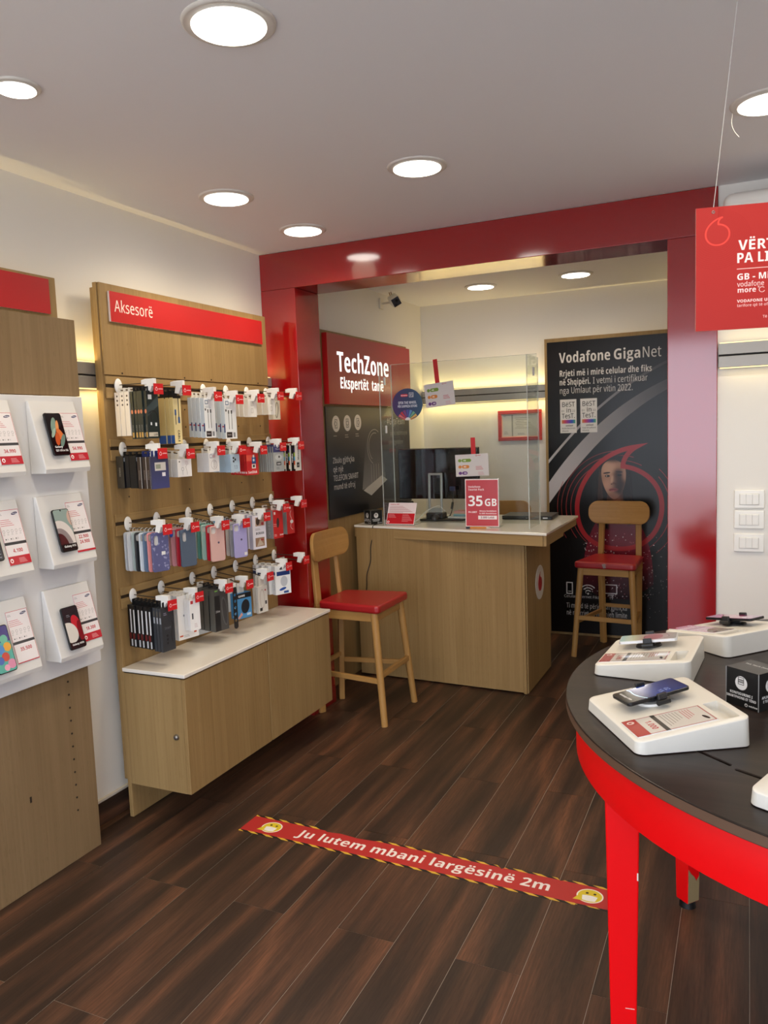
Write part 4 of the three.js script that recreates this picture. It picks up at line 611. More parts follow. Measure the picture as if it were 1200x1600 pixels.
// big black poster board leaning at the rear wall
{
  const t = thing('poster_board', 'large black poster board with red ring and woman print', 'poster board', [-0.89, 0, -6.0], 0);
  const W = 1.01, Hh = 2.25, S = 880, PW = 0.968, PH = 2.2;
  part('oak_board', metric(span(-W / 2, W / 2, 0.001, Hh, 0, 0.035, 0.003)), OAK2, t);
  const x0 = -1.374, yT = 2.222;
  const tex = canvasTex(Math.round(PW * S), Math.round(PH * S), (x, w, h) => {
    const X = (v) => (v - x0) * S, Y = (v) => (yT - v) * S;
    const g = x.createLinearGradient(0, 0, w, 0); g.addColorStop(0, '#14100f'); g.addColorStop(1, '#2a2a29'); x.fillStyle = g; x.fillRect(0, 0, w, h);
    // pale swooshes
    x.strokeStyle = '#8f888c'; x.lineWidth = 16; x.beginPath(); x.moveTo(X(-1.42), Y(1.28)); x.bezierCurveTo(X(-1.15), Y(1.6), X(-0.9), Y(1.88), X(-0.4), Y(2.08)); const sg = x.createLinearGradient(0, Y(1.3), w, Y(2)); sg.addColorStop(0, '#c9c4c6'); sg.addColorStop(1, '#2e2c2c'); x.strokeStyle = sg; x.stroke();
    x.fillStyle = sg; x.beginPath(); x.moveTo(X(-1.4), Y(1.14)); x.bezierCurveTo(X(-1.15), Y(1.5), X(-0.85), Y(1.8), X(-0.4), Y(1.95)); x.lineTo(X(-0.4), Y(1.89)); x.bezierCurveTo(X(-0.8), Y(1.72), X(-1.1), Y(1.4), X(-1.4), Y(0.98)); x.fill();
    text(x, 'Vodafone', X(-1.285), Y(2.065), 92, { bold: 1, color: '#d8d3cf', max: 0.375 * S }); text(x, 'Giga', X(-0.893), Y(2.065), 92, { bold: 1, color: '#d8d3cf', max: 0.195 * S }); text(x, 'Net', X(-0.696), Y(2.065), 92, { color: '#cfcac6', max: 0.135 * S });
    text(x, 'Rrjeti më i mirë celular dhe fiks', X(-1.285), Y(1.965), 56, { bold: 1, color: '#d0cbc7', max: 0.66 * S }); text(x, 'në Shqipëri.', X(-1.285), Y(1.9), 56, { bold: 1, color: '#d0cbc7', max: 0.23 * S }); text(x, 'I vetmi i certifikuar', X(-1.04), Y(1.9), 56, { color: '#c8c3bf', max: 0.385 * S }); text(x, 'nga Umlaut për vitin 2022.', X(-1.285), Y(1.838), 56, { color: '#c8c3bf', max: 0.53 * S });
    for (const [a, s] of [[-1.282, 'Mobile Benchmark'], [-1.132, 'Fixed Broadband']]) {
      x.fillStyle = '#d5d2cf'; x.fillRect(X(a), Y(1.795), 0.122 * S, 0.25 * S); text(x, 'BëST', X(a + 0.012), Y(1.74), 44, { color: '#111', max: 86 }); text(x, '01', X(a + 0.01), Y(1.702), 18, { color: '#555' }); text(x, 'in', X(a + 0.045), Y(1.698), 40, { color: '#111' }); text(x, '22', X(a + 0.09), Y(1.702), 18, { color: '#555' }); text(x, 'TesT.', X(a + 0.012), Y(1.655), 44, { color: '#111', max: 88 });
      const rg = x.createLinearGradient(X(a + 0.01), 0, X(a + 0.112), 0); ['#c88a3a', '#c03a5a', '#7a3a9a', '#2a4ab0', '#3aa06a'].forEach((c, i) => rg.addColorStop(i / 4, c)); x.fillStyle = rg; x.fillRect(X(a + 0.012), Y(1.643), 0.1 * S, 0.026 * S); text(x, 'umlaut', X(a + 0.04), Y(1.595), 14, { bold: 1, color: '#333' }); text(x, s, X(a + 0.012), Y(1.575), 13, { color: '#333', max: 88 }); text(x, 'Albania', X(a + 0.012), Y(1.556), 13, { color: '#333' });
    }
    // ring lines
    const cx = X(-0.862), cy = Y(0.985);
    x.strokeStyle = '#a5363a'; for (const [r, a, b, lw] of [[0.35, 2.3, 5.2, 4], [0.385, 2.5, 5.0, 4], [0.42, 2.7, 4.85, 3], [0.45, 2.6, 3.6, 3], [0.36, 5.6, 6.9, 5], [0.4, 5.5, 6.3, 4], [0.36, 0.5, 2.0, 3], [0.42, 0.2, 0.9, 3]]) { x.lineWidth = lw; x.beginPath(); x.arc(cx, cy, r * S, a, b); x.stroke(); }
    // woman (a flat photograph on the poster): hair, neck, face, jacket
    const fx = X(-0.9), fy = Y(1.2), el = (c, a, b, rx, ry, ro = 0, bl = 0) => { x.filter = bl ? `blur(${bl}px)` : 'none'; x.fillStyle = c; x.beginPath(); x.ellipse(fx + a, fy + b, rx, ry, ro, 0, 7); x.fill(); x.filter = 'none'; };
    const jg = x.createLinearGradient(0, Y(0.92), 0, Y(0.3)); jg.addColorStop(0, '#6a1a2a'); jg.addColorStop(0.5, '#7a1a2a'); jg.addColorStop(1, '#2a0f12'); x.fillStyle = jg; x.beginPath(); x.moveTo(fx - 40, fy + 190); x.bezierCurveTo(X(-1.06), Y(0.86), X(-1.13), Y(0.7), X(-1.13), Y(0.4)); x.lineTo(X(-1.0), Y(0.3)); x.lineTo(X(-0.78), Y(0.3)); x.lineTo(X(-0.62), Y(0.42)); x.bezierCurveTo(X(-0.62), Y(0.75), X(-0.7), Y(0.88), fx + 70, fy + 190); x.fill();
    el('#1c110d', 6, 0, 108, 160, 0, 6); x.filter = 'blur(5px)'; x.fillStyle = '#1c110d'; x.beginPath(); x.moveTo(fx - 96, fy - 40); x.bezierCurveTo(fx - 118, fy + 120, fx - 120, fy + 220, fx - 92, fy + 330); x.lineTo(fx - 30, fy + 330); x.lineTo(fx - 40, fy + 100); x.lineTo(fx + 70, fy + 90); x.lineTo(fx + 90, fy + 300); x.lineTo(fx + 140, fy + 290); x.bezierCurveTo(fx + 128, fy + 150, fx + 118, fy + 40, fx + 100, fy - 40); x.fill(); x.filter = 'none';
    x.strokeStyle = '#4a2f22'; x.lineWidth = 3; for (let k = 0; k < 7; k++) { x.beginPath(); x.moveTo(fx - 84 + k * 3, fy - 60 + k * 8); x.bezierCurveTo(fx - 100 + k * 4, fy + 90, fx - 104 + k * 7, fy + 200, fx - 84 + k * 8, fy + 300); x.stroke(); }
    x.fillStyle = '#4a2c20'; x.beginPath(); x.moveTo(fx - 36, fy + 80); x.lineTo(fx + 60, fy + 70); x.lineTo(fx + 66, fy + 200); x.lineTo(fx - 44, fy + 200); x.fill(); el('#7a4a36', 24, 150, 26, 50, 0, 10);
    x.save(); x.beginPath(); x.moveTo(fx - 74, fy - 58); x.bezierCurveTo(fx - 62, fy - 140, fx + 50, fy - 146, fx + 78, fy - 62); x.bezierCurveTo(fx + 90, fy + 20, fx + 62, fy + 116, fx + 8, fy + 134); x.bezierCurveTo(fx - 30, fy + 134, fx - 82, fy + 30, fx - 74, fy - 58); x.clip();
    x.fillStyle = '#a87a60'; x.fillRect(fx - 100, fy - 160, 220, 320); el('#c89c80', -30, -66, 52, 50, 0, 16); el('#c2937a', -38, 36, 30, 40, 0.2, 14); el('#2e1b14', 44, 34, 34, 90, 0.12, 16); el('#3a2219', 28, -30, 20, 30, 0, 12); el('#8e5f4a', 0, 112, 40, 22, 0, 10); el('#2a1812', 6, -140, 90, 26, 0, 10); el('#b58a72', 72, -40, 16, 60, 0, 10);
    x.restore(); el('#241510', -40, -38, 22, 4.5, -0.12, 1.5); el('#241510', 38, -44, 22, 4.5, 0.08, 1.5); el('#17100d', -36, -18, 15, 7, 0, 1.5); el('#17100d', 40, -23, 14, 7, 0, 1.5); el('#d8c2b4', -41, -18, 4, 3); el('#5c3a2c', 2, 30, 16, 6, 0, 3); el('#d0a78c', -8, 6, 7, 30, 0.1, 5); el('#3a1f18', -10, 35, 4, 3, 0, 1); el('#3a1f18', 16, 34, 4, 3, 0, 1); el('#8c403e', 2, 72, 30, 10, -0.05, 2); el('#4c1c1c', 2, 71, 29, 2, -0.05, 1); el('#b06a60', -4, 79, 14, 3, 0, 2);
    const r2 = rng(99); for (let k = 0; k < 230; k++) { x.fillStyle = k % 3 ? '#d8c8c4' : '#b05a64'; const a = X(-1.12 + r2() * 0.5), b = Y(0.3 + r2() * 0.5); x.fillRect(a, b, 3 + r2() * 5, 3 + r2() * 6); }
    for (let k = 0; k < 60; k++) { x.fillStyle = '#8f8a88'; x.fillRect(X(-0.68 + r2() * 0.24), Y(0.15 + r2() * 0.7), 4, 5); }
    // the open ring over all
    x.strokeStyle = '#a92a2e'; x.lineWidth = 30; x.lineJoin = 'miter'; x.beginPath(); x.moveTo(X(-0.735), Y(1.43)); x.bezierCurveTo(X(-1.02), Y(1.4), X(-1.165), Y(1.15), X(-1.165), Y(0.98)); x.bezierCurveTo(X(-1.165), Y(0.75), X(-1.02), Y(0.68), X(-0.86), Y(0.68)); x.bezierCurveTo(X(-0.66), Y(0.68), X(-0.56), Y(0.83), X(-0.56), Y(1.0)); x.bezierCurveTo(X(-0.56), Y(1.16), X(-0.68), Y(1.27), X(-0.83), Y(1.29)); x.bezierCurveTo(X(-0.83), Y(1.34), X(-0.79), Y(1.4), X(-0.735), Y(1.43)); x.closePath(); x.stroke();
    // icons
    x.strokeStyle = '#dcd8d4'; x.lineWidth = 7; x.strokeRect(X(-1.25), Y(0.41), 0.042 * S, 0.085 * S); x.fillStyle = '#dcd8d4'; x.fillRect(X(-1.24), Y(0.345), 0.024 * S, 5);
    for (const r of [22, 40, 58]) { x.beginPath(); x.arc(X(-1.09), Y(0.33), r, -2.4, -0.74); x.stroke(); } x.beginPath(); x.arc(X(-1.09), Y(0.33), 7, 0, 7); x.fill(); x.strokeRect(X(-0.965), Y(0.405), 0.085 * S, 0.065 * S); x.fillRect(X(-0.945), Y(0.33), 0.045 * S, 5);
    text(x, 'Celular', X(-1.225), Y(0.295), 26, { color: '#d0ccc8', align: 'center' }); text(x, 'Internet Fiks', X(-1.09), Y(0.295), 26, { color: '#d0ccc8', align: 'center' }); text(x, 'TV', X(-0.92), Y(0.295), 26, { color: '#d0ccc8', align: 'center' });
    text(x, 'Ti mund të përjetosh gjithçka', X(-1.255), Y(0.215), 46, { color: '#dcd8d4', max: 0.45 * S }); text(x, 'në një rrjet që nuk njeh limite', X(-1.255), Y(0.16), 46, { color: '#dcd8d4', max: 0.45 * S });
  });
  sheetMesh('poster_print', PW, PH, 0.004, tex, '#15120f', t, [0, 1.122, 0.0375], null, 0.24, { specularIntensity: 0.55 });
}

// ---------------------------------------------------------------- things on the counter
{
  const cubeFace = (a, b, sc = 1) => canvasTex(128, 128, (x, w, h) => { fill(x, '#17181a', w, h); x.fillStyle = '#e6e4e2'; x.beginPath(); x.arc(60, 46, 24, 0, 7); x.fill(); x.strokeStyle = '#333'; x.lineWidth = 2; for (let k = -1; k < 2; k++) { x.strokeRect(48, 34 + k * 7, 22, 10); } text(x, a, 60, 88, 12, { bold: 1, align: 'center', max: 110 }); text(x, b, 60, 102, 12, { bold: 1, align: 'center', max: 118 }); logo(x, 80, 117, 6, '#e8e6e4', '#17181a'); text(x, 'vodafone', 90, 120, 9, { bold: 1, max: 34 }); });
  const f1 = printMat(cubeFace('KONFIGURIMI I', 'SMARTPHONE-IT TËND'), 0.35), f2 = printMat(cubeFace('APLIKACIONET', 'E TELEFONIT'), 0.35), bl = M('#1b1c1e', 0.35);
  const topT = printMat(canvasTex(128, 128, (x, w, h) => { fill(x, '#191a1c', w, h); text(x, 'Tek Tech Zone', 64, 52, 15, { align: 'center' }); }), 0.3);
  window_cube('small black print cube at the counter left end', [-2.262, 1.0, -4.70], 0.088, -0.62, f1, f2);
  function window_cube(label, pos, s, turn, a, b) {
    const t = thing('print_cube', label, 'cube', pos, turn);
    part('cube_body', box(s, s * 1.02, s), [b, bl, topT, bl, a, bl], t, [0, s * 0.51, 0]);
    for (const [dx, dz] of [[1, 1], [-1, 1], [1, -1], [-1, -1]]) part('edge_strip', box(0.0016, s * 1.02, 0.0016), M('#9a9a9a', 0.3), t, [dx * s / 2, s * 0.51, dz * s / 2]);
    return t;
  }
  globalThis.makeCube = window_cube; globalThis.cubeFaces = [f1, f2];
  const sp = thing('black_speaker', 'low black box behind the small print cube', 'speaker', [-2.2, 1.0, -4.98], 0.1);
  part('case', rbox(0.19, 0.12, 0.12, 0.008), M('#0e0e10', 0.45), sp, [0, 0.06, 0]); part('grille', rbox(0.17, 0.1, 0.004, 0.002), M('#1b1b1e', 0.8), sp, [0, 0.06, 0.06]);
  function signStand(label, pos, turn, w, h, tilt, tex, turn2) {
    const t = thing('sign_stand', label, 'sign stand', pos, turn); const g = new THREE.Group();
    const cl = M('#f2f4f4', 0.08, { transmission: 0.9, thickness: 0, ior: 1.2 });
    const yy = Math.cos(tilt) * h / 2, zz = -Math.sin(tilt) * h / 2;
    sheetMesh('print_sheet', w, h, 0.0016, tex, '#e8dcd8', t, [0, 0.004 + yy, zz], [-tilt, 0, 0], 0.25);
    part('acrylic_plate', rbox(w + 0.006, h + 0.006, 0.002, 0.0009), cl, t, [0, 0.004 + yy - Math.sin(tilt) * 0.002, zz - 0.0035], [-tilt, 0, 0]);
    part('acrylic_foot', rbox(w + 0.006, 0.003, 0.08 + Math.sin(tilt) * h * 0.6, 0.001), cl, t, [0, 0.0016, -0.045 - Math.sin(tilt) * h * 0.3]);
  }
  signStand('small slanted acrylic stand with red and white leaflet', [-2.045, 1.0, -4.64], -0.02, 0.2, 0.148, 0.42, canvasTex(420, 310, (x, w, h) => { fill(x, '#ecdcdc', w, h); text(x, 'Vodafone WiFi', 24, 30, 20, { bold: 1, color: '#b8242c' }); lines(x, 24, 48, 360, 8, 13, '#b9787c', 4); x.fillStyle = '#c4202a'; x.fillRect(8, 152, w - 16, h - 160); lines(x, 24, 166, 150, 4, 14, '#e79a9e', 4); lines(x, 230, 166, 160, 8, 14, '#e79a9e', 4); x.strokeStyle = '#fff'; x.lineWidth = 6; x.beginPath(); x.arc(32, 276, 13, 0, 7); x.stroke(); }));
  signStand('upright acrylic stand with red leaflet offering 35 gigabytes', [-1.475, 1.0, -4.60], 0.05, 0.21, 0.292, 0.03, canvasTex(420, 584, (x, w, h) => { fill(x, '#f0dcda', w, h); x.fillStyle = '#c0323c'; x.fillRect(10, 12, w - 20, h - 22); text(x, 'Vodafone', 38, 106, 34, { bold: 1, color: '#f3dfde' }); text(x, 'Tourist Pack', 38, 140, 34, { bold: 1, color: '#f3dfde' }); text(x, '35', 32, 330, 176, { bold: 1, max: 206 }); text(x, 'GB', 240, 330, 124, { bold: 1, max: 158 }); text(x, 'PA LIMIT', 36, 414, 26, { bold: 1, max: 110 }); text(x, 'Minuta Kombëtare', 176, 400, 25, { bold: 1, max: 214, color: '#f3dfde' }); text(x, '& SMS Kombëtare', 176, 430, 25, { bold: 1, max: 214, color: '#f3dfde' }); x.fillStyle = '#f3e6e4'; x.fillRect(160, 448, 234, 46); text(x, '2.000 Lekë', 276, 482, 34, { bold: 1, align: 'center', color: '#7c2c34', max: 180 }); }));
  // pen
  { const t = thing('ballpoint_pen', 'orange pen lying before the upright red leaflet', 'pen', [-1.47, 1.0055, -4.535], 0.1);
    part('barrel', rod([-0.06, 0, 0], [0.04, 0, 0], 0.0052), M('#d88a2a', 0.35), t); part('cap', rod([-0.085, 0, 0], [-0.06, 0, 0], 0.0055), M('#1a1f38', 0.35), t); part('tip', rod([0.04, 0, 0], [0.065, -0.002, 0], 0.005, 0.0012), M('#e6dccb', 0.35), t); }
  // monitor seen from its rear with the loop stand
  { const t = thing('computer_monitor', 'large dark monitor on a silver loop stand', 'monitor', [-1.915, 1.0, -5.0], 0.02);
    part('rear_shell', rbox(0.57, 0.342, 0.03, 0.006), M('#0b0b0d', 0.09, { clearcoat: 1, clearcoatRoughness: 0.05 }), t, [0.0, 0.308, -0.02]);
    part('bezel', rbox(0.576, 0.348, 0.012, 0.004), M('#151517', 0.4), t, [0.0, 0.308, -0.042]);
    const lp = rr(0.1, 0.29, 0.006); lp.holes.push(holeOf(rr(0.072, 0.22, 0.003), 0, 0.02));
    part('loop_stand', ext(lp, 0.016, 0.002, 3), M('#b5b2ae', 0.35, { metalness: 0.4 }), t, [-0.005, 0.17, 0.02], [-0.06, 0, 0]);
    part('stand_foot', rbox(0.12, 0.04, 0.09, 0.008), M('#3b3b3d', 0.4, { metalness: 0.5 }), t, [0.0, 0.03, 0.035]);
    part('base_plate', rbox(0.3, 0.012, 0.2, 0.005), M('#121214', 0.35), t, [0.06, 0.0065, 0.02]);
    part('neck', rbox(0.05, 0.1, 0.03, 0.004), M('#1a1a1c', 0.4), t, [0, 0.23, 0.0]);
  }
  { const t = thing('computer_mouse', 'dark mouse standing at the foot of loop stand', 'mouse', [-1.892, 1.0138, -4.885], 0.2);
    part('shell', new THREE.SphereGeometry(1, 24, 16, 0, 6.29, 0, Math.PI / 2).scale(0.03, 0.034, 0.05), M('#3a3a3c', 0.3, { metalness: 0.4 }), t); part('wheel', new THREE.CylinderGeometry(0.006, 0.006, 0.006, 14).rotateZ(Math.PI / 2), BLACK, t, [0, 0.03, 0.018]); }
  { const t = thing('note_block', 'stack of pastel sticky notes on white papers', 'notepad', [-1.71, 1.001, -4.98], -0.15);
    part('paper', rbox(0.2, 0.012, 0.14, 0.002), M('#dcd9d4', 0.7), t, [0.0, 0.0065 + 0.013, 0]);
    ['#6f97a6', '#8fb2b4', '#d4a08c', '#d89a98'].forEach((c, i) => part('note_layer', box(0.16 - i * 0.004, 0.0085, 0.1), M(c, 0.7), t, [0.01, 0.03 + i * 0.0088, -0.004], [0, i * 0.03, 0])); }
  { const t = thing('laptop', 'closed black laptop on the right of the counter', 'laptop', [-1.31, 1.001, -5.13], 0.04);
    part('lower_case', rbox(0.33, 0.016, 0.23, 0.005), M('#131315', 0.4), t, [0, 0.009, 0]); part('lid', rbox(0.33, 0.008, 0.23, 0.003), M('#1c1c1f', 0.4), t, [0, 0.0215, 0]); part('sticker', box(0.03, 0.008, 0.0008), M('#c9cdd0', 0.4), t, [0.12, 0.011, 0.1155]); part('indicator', box(0.012, 0.003, 0.0008), M('#9aa0a4', 0.4), t, [0.0, 0.01, 0.1155]); }
  { const t = tag(part(numbered('white_cable'), tube([[-2.0, 1.006, -4.78], [-1.98, 1.02, -4.8], [-1.94, 1.07, -4.86], [-1.88, 1.095, -4.93], [-1.85, 1.06, -4.955]], 0.003, 32), M('#e4e0da', 0.5)), 'white cable arching up to the silver loop stand', 'cable'); }
  { const t = thing('monitor_cable', 'black cable with ferrite bead below the monitor', 'cable', [0, 0, 0]); part('wire', tube([[-1.795, 1.2, -4.965], [-1.79, 1.12, -4.955], [-1.795, 1.06, -4.94], [-1.81, 1.03, -4.945], [-1.84, 1.017, -4.96], [-1.86, 1.016, -4.97]], 0.0028, 40), BLACK, t); part('ferrite', rod([-1.791, 1.12, -4.955], [-1.796, 1.075, -4.945], 0.008), BLACK, t); part('plug', rbox(0.04, 0.03, 0.012, 0.003), M('#20284a', 0.4), t, [-1.795, 1.21, -4.965]); }
  { tag(part(numbered('black_cable'), tube([[-2.215, 1.003, -4.66], [-2.21, 1.003, -4.6], [-2.212, 0.995, -4.582], [-2.216, 0.93, -4.58], [-2.225, 0.86, -4.565], [-2.23, 0.77, -4.565], [-2.255, 0.68, -4.555], [-2.26, 0.6, -4.555], [-2.275, 0.5, -4.55], [-2.31, 0.4, -4.545]], 0.0028, 60), BLACK), 'thin black cable hanging down the counter front', 'cable'); }
  // acrylic screen
  { const t = thing('acrylic_screen', 'clear acrylic protective screen standing on the counter', 'screen', [0, 0, 0]);
    const cl = M('#f4f7f6', 0.02, { transmission: 1, thickness: 0, ior: 1.28 });
    part('front_pane', span(-2.14, -1.17, 1.001, 2.04, -4.803, -4.799), cl, t); const cs = M('#f6f8f7', 0.02, { transmission: 1, thickness: 0, ior: 1.15 });
    part('side_pane', span(-2.146, -2.142, 1.001, 2.04, -4.8, -4.62), cs, t); part('side_pane', span(-1.168, -1.164, 1.001, 2.02, -4.8, -4.54), cs, t);
    const ed = M('#f2f5f2', 0.1, { transmission: 0.7, thickness: 0 });
    part('pane_edge', span(-2.147, -2.141, 1.001, 2.04, -4.62, -4.617), ed, t); part('pane_edge', span(-1.169, -1.163, 1.001, 2.02, -4.54, -4.537), ed, t); part('pane_edge', span(-2.147, -2.14, 1.001, 2.04, -4.805, -4.8), ed, t); part('pane_edge', span(-1.17, -1.163, 1.001, 2.02, -4.805, -4.8), ed, t); part('pane_edge', span(-2.14, -1.17, 2.04, 2.043, -4.803, -4.799), ed, t);
    part('clip', rbox(0.012, 0.05, 0.012, 0.003), M('#e9e9e6', 0.2), t, [-1.166, 1.93, -4.7]); part('clip', rbox(0.012, 0.05, 0.012, 0.003), M('#e9e9e6', 0.2), t, [-2.144, 1.93, -4.7]); part('clip', rbox(0.012, 0.05, 0.012, 0.003), M('#e9e9e6', 0.2), t, [-2.144, 1.62, -4.7]);
  }
  // cards stuck on the screen
  const cardT = canvasTex(310, 230, (x, w, h) => { fill(x, '#d9d4d2', w, h); [['#7a9a3a', 46], ['#d98638', 112], ['#63307c', 178]].forEach(([c, y], i) => { x.fillStyle = c; x.beginPath(); x.roundRect(60, y, 90 - i * 20, 34, 16); x.fill(); x.beginPath(); x.arc(42, y + 17, 16, 0, 7); x.fill(); text(x, '4G', 76, y + 24, 20, { bold: 1 }); }); lines(x, 190, 130, 100, 3, 14, '#c0505a', 5); lines(x, 210, 190, 84, 3, 12, '#d39aa0', 4); x.strokeStyle = '#c02a3a'; x.lineWidth = 3; x.beginPath(); x.arc(200, 16, 6, 0, 7); x.stroke(); lines(x, 212, 14, 50, 1, 8, '#c02a3a', 4); });
  { const t = thing('hanging_card', 'pale card on a red strip beside the wheel sign', 'card sign', [-1.80, 1.83, -4.79], 0); sheetMesh('card', 0.2, 0.15, 0.002, cardT, '#ccc', t, [0, 0, 0], [0, 0, 0.09]); part('red_strip', box(0.03, 0.16, 0.0014), M('#cf1f24', 0.4), t, [-0.02, 0.145, -0.003], [0, 0, 0.09]); }
  { const t = thing('hanging_card', 'pale card on a red strip behind the upright leaflet', 'card sign', [-1.595, 1.388, -4.79], 0); sheetMesh('card', 0.22, 0.14, 0.002, cardT, '#ccc', t, [0, -0.015, 0], [0, 0, 0.03]); part('red_strip', box(0.03, 0.14, 0.0014), M('#cf1f24', 0.4), t, [0.01, 0.09, -0.003], [0, 0, 0.02]); }
  { const t = thing('wheel_sign', 'round dark blue prize wheel sign on the acrylic screen', 'round sign', [-2.02, 1.777, -4.775], 0.1);
    const tx = canvasTex(256, 256, (x, w, h) => { const g = x.createLinearGradient(0, 0, w, 0); g.addColorStop(0, '#4a2a62'); g.addColorStop(0.5, '#2b3a62'); g.addColorStop(1, '#24506e'); x.fillStyle = g; x.fillRect(0, 0, w, h); x.fillStyle = '#c8263a'; x.beginPath(); x.roundRect(72, 44, 62, 22, 10); x.fill(); text(x, 'My Vodafone', 103, 59, 11, { bold: 1, align: 'center', max: 54 }); x.strokeStyle = '#eee'; x.lineWidth = 3; x.strokeRect(146, 36, 34, 34); x.fillStyle = '#eee'; for (const [a, b] of [[154, 44], [166, 44], [154, 56], [168, 58]]) x.fillRect(a, b, 7, 7); text(x, 'SPIN THE WHEEL', 128, 124, 28, { align: 'center', bold: 1, max: 156, color: '#dfe2ea' }); text(x, 'PËR SURPRIZA DITORE', 128, 152, 26, { align: 'center', bold: 1, max: 166, color: '#dfe2ea' }); ['#e07a3a', '#d86a6a', '#c03040', '#7a3a7a', '#4a4a9a', '#5a8ac0', '#6aa88a', '#d8b05a', '#d88a3a'].forEach((c, i) => { x.fillStyle = c; x.beginPath(); x.moveTo(128, 256); x.arc(128, 256, 86, Math.PI + i * Math.PI / 9 + 0.04, Math.PI + (i + 1) * Math.PI / 9 - 0.04); x.fill(); }); x.fillStyle = '#e8e2e2'; x.beginPath(); x.arc(128, 256, 24, 0, 7); x.fill(); });
    part('disc', faceUV(new THREE.CylinderGeometry(0.103, 0.103, 0.003, 48).rotateX(Math.PI / 2), 0.206, 0.206), printMat(tx, 0.3), t); part('tape', box(0.03, 0.03, 0.006), WHITE, t, [0, 0.02, -0.006]); }
}

// ---------------------------------------------------------------- right side: air conditioner, switches, hanging sign
{
  const t = thing('air_conditioner', 'white air conditioner on the wall behind hanging sign', 'air conditioner', [0.36, 2.38, ZP - 0.01], 0);
  part('housing', rbox(0.92, 0.27, 0.2, 0.035, 4), M('#ebe7df', 0.35), t, [0, 0, 0.105]); part('outlet_flap', rbox(0.8, 0.05, 0.012, 0.004), M('#dcd8d0', 0.4), t, [0, -0.09, 0.203]); part('intake_grille', rbox(0.84, 0.006, 0.15, 0.002), M('#cfcac2', 0.5), t, [0, 0.1345, 0.1]);
  const names = ['uppermost', 'middle', 'lowest'];
  [1.25, 1.16, 1.057].forEach((y, i) => {
    const s = thing('light_switch', `${names[i]} white switch plate of three on the right wall`, 'light switch', [0.0065, y, ZP - 0.011], 0, 'three white switch plates');
    part('plate', rbox(0.122, 0.082, 0.012, 0.005, 3), M('#f0eee8', 0.3), s, [0, 0, 0.006]); part('bezel_frame', rbox(0.08, 0.05, 0.004, 0.0015), M('#d9d6cf', 0.4), s, [0, 0, 0.0125]);
    for (const k of [-1, 0, 1]) part('rocker', rbox(0.0235, 0.046, 0.006, 0.0015), M('#f3f1eb', 0.3), s, [k * 0.0248, 0, 0.0145], [0.05, 0, 0]);
  });
  const g = thing('hanging_sign', 'red hanging sign with white lettering by right edge', 'hanging sign', [-0.122, 2.119, -2.15], 13 * D2R);
  const SW = 0.42, SH = 0.297;
  sheetMesh('sign_plate', SW, SH, 0.005, canvasTex(840, 624, (x, w, h) => {
    fill(x, '#ad2c28', w, h); x.strokeStyle = 'rgba(150,24,24,0.55)'; x.lineWidth = 3; for (let r = 84; r < 220; r += 12) { x.setLineDash([3, 3]); markPath(x, 96, 130, r); x.stroke(); } x.setLineDash([]);
    x.strokeStyle = '#e0453c'; x.lineWidth = 8; markPath(x, 100, 128, 76); x.stroke();
    text(x, 'VËRTET', 196, 226, 70, { bold: 1, color: '#f2e2e0', max: 250 }); text(x, 'PA LIMIT', 186, 290, 70, { bold: 1, color: '#f2e2e0', max: 270 }); x.fillStyle = '#e9b8b4'; x.fillRect(190, 318, 560, 4); text(x, 'GB - Minuta - SMS', 190, 376, 44, { bold: 1, color: '#f2e2e0', max: 420 }); text(x, 'vodafone', 192, 410, 34, { color: '#f0d4d2', max: 124 }); text(x, 'more', 192, 440, 36, { bold: 1, color: '#f0d4d2', max: 88 }); x.strokeStyle = '#f0d4d2'; x.lineWidth = 3; x.beginPath(); x.arc(306, 430, 13, 0.4, 5.6); x.stroke(); text(x, '+', 284, 424, 24, { color: '#f0d4d2' }); text(x, 'TV', 350, 426, 36, { bold: 1, color: '#f0d4d2' });
    text(x, 'VODAFONE UNLIMITED', 192, 490, 22, { bold: 1, color: '#f0d4d2' }); text(x, 'tarifore që të ofrojnë gjithçka', 192, 512, 20, { color: '#eccac6' }); text(x, 'Të gjitha ofertat', 310, 574, 20, { color: '#eccac6' });
  }), '#e6b0a4', g, [SW / 2, -SH / 2, 0], null, 0.55, { specularIntensity: 0.4 });
  for (const px of [0.04, SW - 0.04]) { part('thread', rod([px, -0.01, 0], [px + 0.05, H - 2.119 - 0.002, 0.02], 0.0008, 0.0008, 5), M('#d8d4d0', 0.4), g); part('eyelet', new THREE.TorusGeometry(0.003, 0.001, 6, 12), STEEL, g, [px, -0.012, 0.003]); }
  const lt = tag(part(numbered('loose_thread'), tube([[-0.055, 2.592, -2.93], [-0.058, 2.56, -2.92], [-0.05, 2.53, -2.91], [-0.035, 2.505, -2.9]], 0.0009, 20, 5), M('#efe6d6', 0.5)), 'short loose thread dangling from the ceiling light', 'thread');
}

